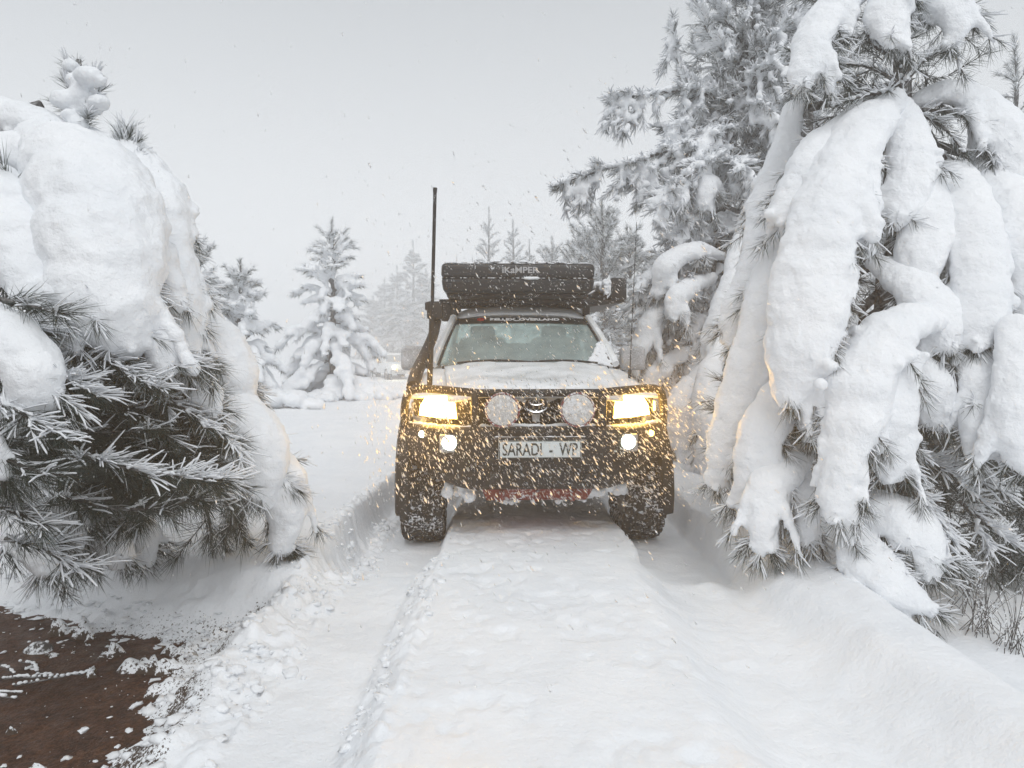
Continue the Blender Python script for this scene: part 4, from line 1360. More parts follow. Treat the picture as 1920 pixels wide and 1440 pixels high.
# --- what can be made out inside
bm = bmesh.new()
box(bm, (0, 1.93, 1.15), (1.46, 0.45, 0.22), 0.06)
bm_obj("dashboard", bm, M["trim"], car)
for sx in (-0.37, 0.37):
    bm = bmesh.new()
    box(bm, (sx, 2.62, 0.95), (0.5, 0.5, 0.2), 0.06); box(bm, (sx, 2.88, 1.25), (0.48, 0.14, 0.6), 0.06)
    st = bm_obj("seat", bm, M["seat"], car)
    bm = bmesh.new(); box(bm, (sx, 2.90, 1.58), (0.26, 0.1, 0.18), 0.05); bm_obj("headrest", bm, M["seat"], st)
bm = bmesh.new()
box(bm, (0, 2.6, 0.72), (1.6, 1.9, 0.25)); box(bm, (0, 3.45, 1.15), (1.4, 0.14, 0.7), 0.05)
bm_obj("cabin_floor", bm, M["trim"], car)
bm = bmesh.new()
tube(bm, [(-0.37 + 0.185 * math.cos(t), 2.12 + 0.06 * math.sin(t), 1.22 + 0.175 * math.sin(t)) for t in np.linspace(0, 2 * math.pi, 25)], 0.015, 6, False)
tube(bm, [(-0.54, 2.12, 1.22), (-0.2, 2.12, 1.22)], 0.018, 6)
bm_obj("steering_wheel", bm, M["trim"], car)
for k, (a, b) in enumerate((((-0.58, 0.06)), ((0.02, 0.62)))):
    bm = bmesh.new()
    p = [screen_fn(0.5 + 0.5 * x / 0.76, 0.012 + 0.035 * math.sin(math.pi * q)) for q, x in zip(np.linspace(0, 1, 8), np.linspace(a, b, 8))]
    tube(bm, [(x, y - 0.025, z + 0.012) for x, y, z in p], 0.010, 6)
    bm_obj("wiper", bm, M["plastic"], ws)

# --- front end
bm = bmesh.new()                   # fascia panels around lamps and grille
box(bm, (0, 0.45, 0.985), (1.30, 0.12, 0.22), 0.02)
for s in (-1, 1):
    box(bm, (s * 0.70, 0.57, 1.03), (0.30, 0.16, 0.17), 0.03)
bm_obj("radiator_surround", bm, M["dark"], car)
bm = bmesh.new()
for k in range(5):
    box(bm, (0, 0.365, 0.945 + 0.034 * k), (0.72, 0.03, 0.014), 0.004)
grl = bm_obj("grille", bm, M["plastic"], car)
bm = bmesh.new()
prism(bm, [(-0.43, 1.115), (0.43, 1.115), (0.43, 1.098), (0.17, 1.098), (0.085, 1.055), (-0.085, 1.055), (-0.17, 1.098), (-0.43, 1.098)], 0.03, Matrix.Translation((0, 0.315, 0)), 0.003)
prism(bm, [(-0.030, 0.985), (0.030, 0.985), (0.022, 0.925), (-0.022, 0.925)], 0.03, Matrix.Translation((0, 0.325, 0)), 0.003)
bm_obj("grille_bar", bm, M["paint"], grl)
bm = bmesh.new()                   # the three-oval badge


def oval(bm, cx, cz, a, b, r, y=0.300):
    t = np.linspace(0, 2 * math.pi, 37)
    pts = [(cx + a * math.cos(q), y, cz + b * math.sin(q)) for q in t]
    tube(bm, pts, r, 6, False)


oval(bm, 0, 1.045, 0.082, 0.054, 0.0085); oval(bm, 0, 1.062, 0.050, 0.022, 0.0065); oval(bm, 0, 1.046, 0.021, 0.046, 0.0065)
bm_obj("emblem", bm, M["chrome"], grl)
bm = bmesh.new(); prism(bm, [(0.078 * math.cos(t), 1.045 + 0.050 * math.sin(t)) for t in np.linspace(0, 2 * math.pi, 24, endpoint=False)], 0.012, Matrix.Translation((0, 0.302, 0)))
bm_obj("emblem_plate", bm, M["dark"], grl)

LENS = [(-0.80, 0.965), (-0.795, 1.03), (-0.755, 1.098), (-0.61, 1.112), (-0.555, 1.055), (-0.535, 0.945), (-0.66, 0.950)]
for s in (-1, 1):
    hl = None
    o = [(s * -x, z) for x, z in LENS]
    if s == -1:
        o = [(x, z) for x, z in LENS]
    cx, cz = np.mean([p[0] for p in o]), np.mean([p[1] for p in o])
    rot = Matrix.Translation((cx, 0.40, cz)) @ Matrix.Rotation(R(-14 * -s), 4, "Z") @ Matrix.Rotation(R(-12), 4, "X") @ Matrix.Translation((-cx, 0, -cz))
    bm = bmesh.new()
    big = [(cx + (x - cx) * 1.07, cz + (z - cz) * 1.09) for x, z in o]
    if s == 1:
        big = big[::-1]
    prism(bm, big, 0.09, rot @ Matrix.Translation((0, 0.012, 0)), 0.004)
    hl = bm_obj("headlight", bm, M["housing"], car)
    bm = bmesh.new()
    prism(bm, o if s == -1 else o[::-1], 0.03, rot @ Matrix.Translation((0, -0.012, 0)), 0.006)
    bm_obj("lens", bm, M["lamp"], hl)
    ind = bmesh.new()
    oi = [(s * 0.800, 0.965), (s * 0.865, 0.985), (s * 0.862, 1.05), (s * 0.800, 1.075)]
    if s == 1:
        oi = oi[::-1]
    prism(ind, oi, 0.05, Matrix.Translation((0, 0.50, 0)), 0.006)
    bm_obj("indicator", ind, M["amber"] if s == 1 else M["alloy"], hl)
    sp = bpy.data.lights.new("headlight_beam", "SPOT")
    sp.energy = 420.0; sp.color = (1.0, 0.52, 0.09); sp.spot_size = R(46); sp.spot_blend = 1.0; sp.shadow_soft_size = 0.06
    so = bpy.data.objects.new("headlight_beam", sp); COL.objects.link(so); so.parent = car
    so.location = (s * 0.66, 0.33, 1.03); so.rotation_euler = (R(90 + 4), 0, R(180))

# --- bull bar
bm = bmesh.new()
rows = []
for x in np.linspace(-0.93, 0.93, 49):
    a = max(0.0, (abs(x) - 0.42) / 0.51)
    yo = 0.46 * a ** 1.8
    zb = 0.50 + 0.16 * a ** 1.5
    zt = 0.915 - 0.012 * a
    rec = 0.02 * (1 - sstep(0.33, 0.36, np.array(abs(x))).item())
    prof = [(0.24, zt), (0.045, zt + 0.004), (0.012, zt - 0.012), (rec * 0.4, zt - 0.05), (rec, zt - 0.08), (rec, 0.72), (0.02, 0.66), (0.07, zb + 0.03), (0.13, zb), (0.28, zb)]
    rows.append([bm.verts.new((x, yo + p, z)) for p, z in prof])
for a, b in zip(rows[:-1], rows[1:]):
    for j in range(len(a) - 1):
        bm.faces.new((a[j], b[j], b[j + 1], a[j + 1]))
bm.faces.new(rows[0]); bm.faces.new(rows[-1][::-1])
bull = bm_obj("bull_bar", bm, M["black"], car, angle=40)
bm = bmesh.new()
for s in (-1, 1):
    tube(bm, spline([(s * 0.40, 0.10, 1.135), (s * 0.60, 0.16, 1.150), (s * 0.78, 0.27, 1.155), (s * 0.865, 0.36, 1.12), (s * 0.90, 0.42, 1.02), (s * 0.905, 0.45, 0.88)], n=30), 0.028, 10)
tube(bm, [(-0.43, 0.10, 1.135), (0.43, 0.10, 1.135)], 0.026, 10)
bm_obj("hoop", bm, M["black"], bull)
for s in (-1, 1):
    bm = bmesh.new(); box(bm, (s * 0.415, 0.085, 1.03), (0.045, 0.07, 0.26), 0.01); bm_obj("upright", bm, M["black"], bull)
bm = bmesh.new()
box(bm, (0, -0.022, 0.855), (0.60, 0.05, 0.016), 0.004)
box(bm, (0, 0.02, 0.70), (0.70, 0.02, 0.05), 0.008)
for s in (-1, 1):
    box(bm, (s * 0.30, -0.03, 0.60), (0.03, 0.10, 0.08), 0.012)
bm_obj("lip", bm, M["black"], bull)
for s in (-1, 1):
    dl = None
    bm = bmesh.new(); disc(bm, (s * 0.238, -0.03, 1.035), 0.108, 0.085, 32)
    dl = bm_obj("driving_light", bm, M["black"], car)
    bm = bmesh.new(); tube(bm, [(s * 0.238 + 0.106 * math.cos(t), -0.034, 1.035 + 0.106 * math.sin(t)) for t in np.linspace(0, 2 * math.pi, 37)], 0.006, 6, False)
    bm_obj("bezel", bm, specked("dull red bezel", (0.20, 0.05, 0.05), 0.5, lo=0.5, hi=0.62, scale=60), dl)
    bm = bmesh.new(); disc(bm, (s * 0.238, -0.034, 1.035), 0.098, 0.01, 32, dome=0.010)
    bm_obj("lens", bm, specked("snowed lamp lens", (0.42, 0.42, 0.41), 0.3, lo=0.40, hi=0.75, scale=60), dl)
    bm = bmesh.new()
    for q in range(7):
        disc(bm, (s * 0.238 - 0.06 + 0.02 * q, -0.0425 - 0.001, 1.005), 0.005, 0.002, 8)
    bm_obj("led", bm, M["steel_grey"], dl)
    bm = bmesh.new(); box(bm, (s * 0.238, 0.02, 0.925), (0.06, 0.05, 0.03), 0.006); bm_obj("bracket", bm, M["black"], dl)
    # fog lamp in the bumper wing
    fy = 0.46 * ((0.575 - 0.42) / 0.51) ** 1.8
    bm = bmesh.new(); box(bm, (s * 0.575, fy + 0.01, 0.815), (0.13, 0.06, 0.115), 0.012)
    fg = bm_obj("fog_light", bm, M["alloy"], car)
    bm = bmesh.new(); disc(bm, (s * 0.575, fy - 0.026, 0.822), 0.046, 0.02, 24, dome=0.008); bm_obj("lens", bm, M["fog"], fg)
    yw = 0.46 * ((0.765 - 0.42) / 0.51) ** 1.8
    bm = bmesh.new(); disc(bm, (s * 0.765, yw - 0.008, 0.855), 0.022, 0.02, 16, dome=0.006); bm_obj("marker_light", bm, M["park"] if s < 0 else M["amber"], car)
bm = bmesh.new(); box(bm, (0, -0.040, 0.787), (0.525, 0.010, 0.115), 0.003)
plate = bm_obj("number_plate", bm, M["plate"], car)
bm = bmesh.new()
for c, s_ in (((0, -0.0465, 0.841), (0.518, 0.004, 0.005)), ((0, -0.0465, 0.733), (0.518, 0.004, 0.005)), ((-0.257, -0.0465, 0.787), (0.005, 0.004, 0.103)), ((0.257, -0.0465, 0.787), (0.005, 0.004, 0.103))):
    box(bm, c, s_)
bm_obj("border", bm, M["ink"], plate)


def text(name, body_, loc, wid, hgt, m, parent, bold=0.0, rot=(R(90), 0, 0), ext=0.001, space=1.0):
    cu = bpy.data.curves.new(name, "FONT")
    cu.body = body_; cu.size = 0.1; cu.offset = bold; cu.extrude = ext; cu.align_x = "CENTER"; cu.align_y = "CENTER"; cu.space_character = space
    tmp = bpy.data.objects.new("tmp", cu); COL.objects.link(tmp)
    bpy.context.view_layer.update()
    me = bpy.data.meshes.new_from_object(tmp.evaluated_get(bpy.context.evaluated_depsgraph_get()))
    bpy.data.objects.remove(tmp)
    o = link(name, me, m, parent, False)
    n_ = len(me.vertices); co = np.zeros(n_ * 3); me.vertices.foreach_get("co", co); co = co.reshape(-1, 3)
    lo_c, hi_c = co.min(0), co.max(0)
    co -= (lo_c + hi_c) / 2
    co[:, 0] *= wid / (hi_c[0] - lo_c[0]); co[:, 1] *= hgt / (hi_c[1] - lo_c[1])
    me.vertices.foreach_set("co", co.ravel()); me.update()
    o.location = loc; o.rotation_euler = rot
    return o


text("lettering", "SARADI  -  WP", (0, -0.0465, 0.787), 0.475, 0.080, M["ink"], plate, 0.0012)
ang_ = math.atan2(0.361, 0.67)
text("lettering", "BELLEX_OVERLAND", (0.026, 2.159, 1.7035), 0.65, 0.056, M["white"], ws, 0.0050, (ang_, 0, 0))
lg = bmesh.new()
for q in range(7):
    a = 2 * math.pi * q / 7
    prism(lg, [(-0.385 + 0.016 * math.cos(a) + 0.020 * math.cos(t), 0.014 * math.sin(a) + 0.018 * math.sin(t)) for t in np.linspace(0, 2 * math.pi, 7, endpoint=False)], 0.0008 + 0.0002 * q)
bmesh.ops.transform(lg, matrix=Matrix.Translation((0, 2.158, 1.7045)) @ Matrix.Rotation(ang_ - R(90), 4, "X"), verts=lg.verts[:])
bm_obj("sticker", lg, M["red_vinyl"], ws, False)
lg = bmesh.new(); prism(lg, [(0.385 + 0.028 * math.cos(t), 0.016 * math.sin(t)) for t in np.linspace(0, 2 * math.pi, 10, endpoint=False)], 0.001)
bmesh.ops.transform(lg, matrix=Matrix.Translation((0, 2.158, 1.7045)) @ Matrix.Rotation(ang_ - R(90), 4, "X"), verts=lg.verts[:])
bm_obj("sticker", lg, M["brown_vinyl"], ws, False)

# --- underside
bm = bmesh.new()
prism(bm, [(-0.37, 0.0), (0.37, 0.0), (0.34, -0.10), (-0.34, -0.10)], 0.006, Matrix.Translation((0, 0.17, 0.495)) @ Matrix.Rotation(R(38), 4, "X"))
box(bm, (0, 0.55, 0.36), (0.68, 0.55, 0.012), 0.003, Matrix.Rotation(R(-9), 3, "X"))
for x in (-0.24, 0.0, 0.24):
    box(bm, (x, 0.20, 0.44), (0.03, 0.012, 0.10), 0.003, Matrix.Rotation(R(38), 3, "X"))
bm_obj("bash_plate", bm, M["red"], car)
bm = bmesh.new()
box(bm, (0, 1.15, 0.62), (1.16, 1.2, 0.40), 0.04)
box(bm, (0, 3.2, 0.55), (0.9, 3.4, 0.16), 0.04)
tube(bm, [(-0.72, WY, 0.40), (0.72, WY, 0.40)], 0.045, 10)
tube(bm, [(-0.72, RY, 0.40), (0.72, RY, 0.40)], 0.05, 10)
for s in (-1, 1):
    tube(bm, [(s * 0.55, WY + 0.1, 0.33), (s * 0.30, WY, 0.42)], 0.03, 8)
    tube(bm, [(s * 0.60, WY - 0.05, 0.36), (s * 0.52, WY + 0.02, 0.75)], 0.04, 10)
bm_obj("chassis", bm, M["dark"], car)
gq_ = np.random.default_rng(4)
bl = []
for s in (-1, 1):
    for k in range(16):
        bl.append(ball((s * gq_.uniform(0.36, 0.62), gq_.uniform(0.18, 0.42), gq_.uniform(0.42, 0.52)), gq_.uniform(0.02, 0.05)))
    for k in range(10):
        bl.append(ball((s * gq_.uniform(0.5, 0.62), gq_.uniform(0.4, 0.6), gq_.uniform(0.40, 0.62)), gq_.uniform(0.02, 0.045)))
for k in range(12):
    bl.append(ball((gq_.uniform(-0.33, 0.33), gq_.uniform(0.27, 0.34), gq_.uniform(0.375, 0.40)), gq_.uniform(0.012, 0.03)))
snow_union("packed_snow", bl, car, 0.010, amp=((0.06, 0.02), (0.02, 0.008)), smooth=2)


# --- wheels
def tyre_profile():
    return [(-0.115, 0.235), (-0.140, 0.27), (-0.148, 0.33), (-0.142, 0.375), (-0.120, 0.392), (-0.06, 0.397), (0.06, 0.397), (0.120, 0.392), (0.142, 0.375), (0.148, 0.33), (0.140, 0.27), (0.115, 0.235)]


def lathe(bm, prof, n, c=(0, 0, 0)):
    rings = [[bm.verts.new((c[0] + x, c[1] + r * math.sin(t), c[2] + r * math.cos(t))) for t in np.linspace(0, 2 * math.pi, n, endpoint=False)] for x, r in prof]
    for i in range(len(rings) - 1):
        for j in range(n):
            k = (j + 1) % n
            bm.faces.new((rings[i][j], rings[i + 1][j], rings[i + 1][k], rings[i][k]))
    return rings


wheel0 = None
for (wx, wy) in ((-0.80, WY), (0.80, WY), (-0.80, RY), (0.80, RY)):
    if wheel0 is None:
        bm = bmesh.new()
        rg = lathe(bm, [(0.04, 0.02), (0.045, 0.10), (0.02, 0.17), (0.06, 0.215), (0.115, 0.238), (-0.115, 0.238), (-0.1, 0.1)], 36)
        bm.faces.new(rg[0])
        wheel0 = bm_obj("wheel", bm, M["alloy"], car)
        bm = bmesh.new(); lathe(bm, tyre_profile(), 60)
        ty = bm_obj("tyre", bm, M["packed"], wheel0)
        bm = bmesh.new()
        NB = 26
        for k in range(NB):
            for xx, w, da, ln, sk in ((-0.118, 0.050, 0.0, 0.060, 0.25), (-0.048, 0.062, 0.5, 0.055, -0.35), (0.028, 0.062, 0.1, 0.055, 0.35), (0.112, 0.052, 0.55, 0.060, -0.25)):
                a = 2 * math.pi * (k + da) / NB
                rr = 0.404 if abs(xx) < 0.1 else 0.396
                rot = Matrix.Rotation(-a, 3, "X") @ Matrix.Rotation(sk, 3, "Z") @ (Matrix.Rotation(0.35 * np.sign(xx), 3, "Y") if abs(xx) > 0.1 else Matrix.Identity(3))
                c_ = Vector((xx, rr * math.sin(a), rr * math.cos(a)))
                box(bm, c_, (w, ln, 0.030), 0.004, rot, 1)
                if abs(xx) > 0.1:
                    c2 = Vector((np.sign(xx) * 0.143, 0.372 * math.sin(a), 0.372 * math.cos(a)))
                    box(bm, c2, (0.014, 0.05, 0.045), 0.003, Matrix.Rotation(-a, 3, "X"), 1)
        td = bm_obj("tread", bm, M["rubber"], wheel0)
        tag(td, kind="stuff")
        w = wheel0
    else:
        w = wheel0.copy(); COL.objects.link(w); w.parent = car
        for ch in (ty, td):
            c_ = ch.copy(); COL.objects.link(c_); c_.parent = w
    w.location = (wx, wy, 0.405)
    w.rotation_euler = (0.13 * wx + wy, 0, 0 if wx > 0 else math.pi)
for s in (-1, 1):
    for wy in (WY, RY):
        bm = bmesh.new()
        rows = []
        for a in np.linspace(R(-14), R(194), 30):
            ca, sa = math.cos(a), math.sin(a)
            row = []
            for (x, r) in ((0.86, 0.475), (0.955, 0.478), (0.965, 0.50), (0.95, 0.545), (0.87, 0.575)):
                row.append(bm.verts.new((s * x, wy + r * ca, 0.42 + r * sa)))
            rows.append(row)
        for a, b in zip(rows[:-1], rows[1:]):
            for j in range(4):
                bm.faces.new((a[j], a[j + 1], b[j + 1], b[j]))
        bm_obj("wheel_arch", bm, M["plastic"], car)
    bm = bmesh.new()
    vs_ = box(bm, (0, 0, 0), (0.22, 0.13, 0.215), 0.05, None, 4)
    bmesh.ops.transform(bm, matrix=Matrix.Translation((s * 0.975, 1.84, 1.345)) @ Matrix.Rotation(R(8 * s), 4, "Z"), verts=bm.verts[:])
    mr = bm_obj("side_mirror", bm, M["mirror"], car)
    bm = bmesh.new(); tube(bm, [(s * 0.80, 1.86, 1.27), (s * 0.90, 1.85, 1.29)], 0.03, 8); bm_obj("arm", bm, M["plastic"], mr)
    bm = bmesh.new(); box(bm, (s * 0.975, 1.908, 1.345), (0.17, 0.006, 0.165), 0.002, Matrix.Rotation(R(8 * s), 3, "Z")); bm_obj("mirror_glass", bm, M["chrome"], mr)

# --- snorkel, aerials
bm = bmesh.new()
tube(bm, spline([(-0.893, 0.95, 1.13), (-0.900, 1.18, 1.20), (-0.885, 1.42, 1.29), (-0.850, 1.62, 1.40), (-0.800, 1.78, 1.55), (-0.775, 1.85, 1.68)], n=30), np.interp(np.linspace(0, 1, 30), [0, 0.2, 0.6, 1], [0.055, 0.055, 0.047, 0.045]), 12)
sn = bm_obj("snorkel", bm, M["black"], car)
bm = bmesh.new(); box(bm, (-0.785, 1.82, 1.765), (0.135, 0.17, 0.155), 0.022); box(bm, (-0.835, 1.80, 1.80), (0.07, 0.10, 0.07), 0.012)
bm_obj("air_ram", bm, M["black"], sn)
bm = bmesh.new()
tube(bm, [(-0.735, 0.50, 1.16), (-0.715, 0.50, 1.66)], 0.020, 10)
tube(bm, [(-0.715, 0.50, 1.66), (-0.690, 0.50, 2.52)], 0.0125, 10)
tube(bm, [(-0.6903, 0.50, 2.505), (-0.6895, 0.50, 2.535)], 0.0155, 10)
bm_obj("mast_aerial", bm, M["black"], car)
bm = bmesh.new()
tube(bm, [(0.80, 1.10, 1.20), (0.845, 1.10, 2.42)], np.array([0.0042, 0.0022]), 6)
tube(bm, [(0.80, 1.10, 1.18), (0.802, 1.10, 1.26)], 0.014, 8)
bm_obj("whip_aerial", bm, M["plastic"], car)

# --- snow lying on the truck's ledges
bl = []
for x in np.arange(-0.36, 0.37, 0.03):
    bl.append(ball((x, 0.09 + 0.05 * gq_.random(), 0.918), gq_.uniform(0.018, 0.034), squash=0.55))
for x in np.arange(-0.9, 0.91, 0.035):
    if abs(x) > 0.4:
        a = max(0.0, (abs(x) - 0.42) / 0.51)
        bl.append(ball((x, 0.46 * a ** 1.8 + 0.10, 0.91), gq_.uniform(0.016, 0.032), squash=0.6))
for x in np.arange(-0.29, 0.3, 0.016):
    bl.append(ball((x, -0.026, 0.864), gq_.uniform(0.006, 0.013), squash=0.7))
for k in range(420):
    v_ = 0.01 + 0.42 * gq_.random() ** 1.4
    p = screen_fn(1.0 - (0.15 * (1 - v_ / 0.46)) * gq_.random(), v_)
    bl.append(ball((p[0], p[1] - 0.002, p[2] + 0.002), gq_.uniform(0.012, 0.024), squash=0.8))
for k in range(30):
    p = screen_fn(gq_.random(), 0.0)
    bl.append(ball((p[0], p[1] - 0.03, p[2] - 0.005), gq_.uniform(0.012, 0.024), squash=0.6))
snow_union("ledge_snow", bl, car, 0.009, amp=((0.05, 0.012), (0.02, 0.006)), smooth=2)

# --- roof rack
bm = bmesh.new()
for y in (2.35, 2.80, 3.25):
    box(bm, (-0.03, y, 1.885), (1.50, 0.06, 0.035), 0.008)
for s in (-1, 1):
    box(bm, (s * 0.63, 2.85, 1.86), (0.04, 1.3, 0.03), 0.006)
    for y in (2.40, 3.3):
        box(bm, (s * 0.635, y, 1.81), (0.06, 0.12, 0.11), 0.012)
box(bm, (-0.70, 2.42, 1.79), (0.14, 0.10, 0.19), 0.03)
bm_obj("roof_rack", bm, M["plastic"], car)

# ------------------------------------------------------------------ what rides on the rack
cz_, sz_ = math.cos(R(2.2)), math.sin(R(2.2))


def on_car(x, y, z):
    return (0.176 + x * cz_ - y * sz_, 4.5 + x * sz_ + y * cz_, z)


tent = empty("roof_tent", on_car(-0.045, 2.95, 1.905), R(2.2))
tag(tent, "closed black hard shell roof tent strapped on top of the white pickup", "roof tent")


def shell(name, z0, z1, half, y0, y1, r, m, parent, taper=0.0, crown=0.0):
    bm = bmesh.new()
    box(bm, (0, (y0 + y1) / 2, (z0 + z1) / 2), (2 * half, y1 - y0, z1 - z0), r, None, 4)
    for v in bm.verts:
        f = (v.co.z - z0) / (z1 - z0)
        v.co.x *= 1 - taper * (1 - f)
        v.co.y = (y0 + y1) / 2 + (v.co.y - (y0 + y1) / 2) * (1 - taper * (1 - f))
        if f > 0.8:
            v.co.z += crown * max(0, 1 - (v.co.x / half) ** 2)
    return bm_obj(name, bm, m, parent)


lo_ = shell("lower_shell", 0.035, 0.155, 0.695, -1.02, 1.15, 0.035, M["shell"], tent, 0.03)
up_ = shell("upper_shell", 0.164, 0.292, 0.690, -1.01, 1.14, 0.04, M["shell"], tent, -0.008, 0.018)
bm = bmesh.new(); box(bm, (0, 0.07, 0.1595), (1.375, 2.13, 0.010)); bm_obj("seam", bm, M["dark"], tent)
bm = bmesh.new(); box(bm, (0, 0.07, 0.018), (1.30, 1.9, 0.032), 0.01); bm_obj("base_rail", bm, M["plastic"], tent)
bm = bmesh.new(); box(bm, (0.62, -1.00, 0.09), (0.05, 0.05, 0.05), 0.01); box(bm, (-0.62, -1.00, 0.09), (0.05, 0.05, 0.05), 0.01); bm_obj("latch", bm, M["plastic"], tent)
text("lettering", "iKaMPER", (0.02, -1.0175, 0.232), 0.33, 0.056, M["steel_grey"], up_, 0.0025, ext=0.002)
bl = []
for k in range(420):
    x, y = gq_.uniform(-0.66, 0.66), -1.0 + 2.1 * gq_.random() ** 1.7
    bl.append(ball((x, y, 0.294 + 0.018 * max(0, 1 - (x / 0.69) ** 2)), gq_.uniform(0.015, 0.045) * (1 if y > -0.9 else 0.6), squash=0.45))
for x in np.arange(-0.685, 0.69, 0.014):
    bl.append(ball((x, -1.015, 0.160), gq_.uniform(0.005, 0.010) + (0.012 if abs(x - 0.12) < 0.05 else 0), squash=0.8))
snow_union("snow_cover", bl, tent, 0.010, amp=((0.06, 0.012), (0.02, 0.005)), smooth=2)

aw = empty("awning_bag", on_car(0.90, 3.4, 1.90), R(2.2))
tag(aw, "black awning bag hung on the rack beside the roof tent, snow over its inner side", "awning bag")
bm = bmesh.new()
box(bm, (0.055, 0, 0.115), (0.16, 2.0, 0.215), 0.025)
bg_ = bm_obj("bag", bm, M["plastic"], aw)
bm = bmesh.new()
prism(bm, [(-0.38, -0.075), (0.13, 0.0), (0.13, 0.012), (-0.25, 0.012)], 1.7, Matrix.Translation((0, -0.95, -0.006)))
bm_obj("mounting_plate", bm, M["black"], aw)
bm = bmesh.new()
tube(bm, [(-0.42, -0.99, 0.0), (-0.38, -1.0, -0.005), (-0.18, -1.0, 0.095)], 0.008, 6)
bm_obj("strap", bm, M["white"], aw)
bl = []
for y in np.arange(-0.95, 0.6, 0.03):
    bl.append(ball((-0.06 + 0.02 * gq_.normal(), y, 0.16 + 0.02 * gq_.normal()), gq_.uniform(0.03, 0.055)))
for k in range(16):
    x0 = -0.09 + 0.075 * gq_.random()
    ln_ = gq_.uniform(0.06, 0.17)
    for q in np.linspace(0, 1, 9):
        bl.append(ball((x0, -0.98 + 0.01 * gq_.normal(), 0.17 - ln_ * q), 0.009 * (1.15 - 0.5 * q)))
for k in range(14):
    bl.append(ball((0.14, gq_.uniform(-0.96, 0.6), gq_.uniform(0.02, 0.14)), gq_.uniform(0.02, 0.045)))
snow_union("snow_cover", bl, aw, 0.008, amp=((0.05, 0.01), (0.015, 0.004)), smooth=1)

# ------------------------------------------------------------------ the other vehicle, far off in the snowfall
fx, fd = (748 - 960) * 42 / F, 42.0
fc = empty("distant_offroader", (fx, fd, gz(fx, fd) - 0.12), R(25))
tag(fc, "pale off-roader far off in the mist, coming round the bend with its headlights on", "off-roader")
bm = bmesh.new()
box(bm, (0.35, 2.2, 0.78), (1.8, 4.3, 0.62), 0.12, None, 3)
fb = bm_obj("body", bm, M["paint"], fc)
bm = bmesh.new()
vs_ = box(bm, (0.35, 2.9, 1.38), (1.6, 2.6, 0.66), 0.12, None, 3)
for v in bm.verts:
    if v.co.z > 1.4:
        v.co.x = 0.35 + (v.co.x - 0.35) * 0.85; v.co.y = 2.9 + (v.co.y - 2.9) * 0.8
bm_obj("cab", bm, M["paint"], fc)
bm = bmesh.new(); box(bm, (0.35, 1.66, 1.38), (1.36, 0.02, 0.42), 0.01, Matrix.Rotation(R(-22), 3, "X")); bm_obj("windscreen", bm, M["frosted"], fc)
bm = bmesh.new(); box(bm, (0.35, 0.03, 0.62), (1.7, 0.12, 0.22), 0.03); bm_obj("bumper", bm, M["mirror"], fc)
for s in (-1, 1):
    bm = bmesh.new(); disc(bm, (0.35 + s * 0.62, 0.035, 0.86), 0.11, 0.06, 20, dome=0.02)
    bm_obj("headlight", bm, lamp_mat("far headlight", (1.0, 0.92, 0.45), 40.0), fc)
    for yy in (0.85, 3.5):
        w = wheel0.copy(); COL.objects.link(w); w.parent = fc
        w.location = (0.35 + s * 0.78, yy, 0.40); w.rotation_euler = (0, 0, 0 if s > 0 else math.pi)
        c_ = ty.copy(); COL.objects.link(c_); c_.parent = w
# ------------------------------------------------------------------ small things on the ground
M["rock"] = specked("dark wet stone with snow grains", (0.060, 0.055, 0.05), 0.7, lo=0.46, hi=0.60, scale=45)
M["pale_rock"] = specked("pale stone", (0.30, 0.28, 0.25), 0.8, lo=0.50, hi=0.66, scale=25)


def stone(px, py, d, size, label, m, seed, cap=0.0):
    g = np.random.default_rng(seed)
    p = P(px, py, d)
    bm = bmesh.new()
    bmesh.ops.create_icosphere(bm, subdivisions=4, radius=1.0)
    for v in bm.verts:
        c = np.array(v.co[:])
        k = 1 + 0.12 * fbm(np.array([c[0] * 1.4 + seed]), np.array([c[1] * 1.4 + c[2]]), seed, 4)[0]
        v.co = Vector(c * k * np.array(size))
    o = bm_obj("stone", bm, m, None)
    o.location = p; o.rotation_euler = (0, 0, g.uniform(-0.4, 0.4))
    tag(o, label, "stone", "stones in the mud")
    if cap:
        bl = [ball((g.normal() * size[0] * 0.35, g.normal() * size[1] * 0.35, size[2] * 0.85), size[2] * g.uniform(0.35, 0.6) * cap, squash=0.55) for _ in range(12)]
        snow_union("snow_cap", bl, o, 0.006, amp=((0.04, 0.01), (0.015, 0.005)), smooth=2)
    return o


stone(72, 1222, 3.32, (0.075, 0.05, 0.045), "dark oval stone dusted with snow lying in the mud", M["rock"], 3, 0.5)
stone(357, 1236, 3.22, (0.036, 0.032, 0.032), "round tan stone with a snow cap at the edge of the mud", M["pale_rock"], 4, 0.6)
stone(398, 1222, 3.30, (0.030, 0.022, 0.018), "small pale stone just right of the tan one", M["pale_rock"], 5, 0.0)

g_ = np.random.default_rng(12)


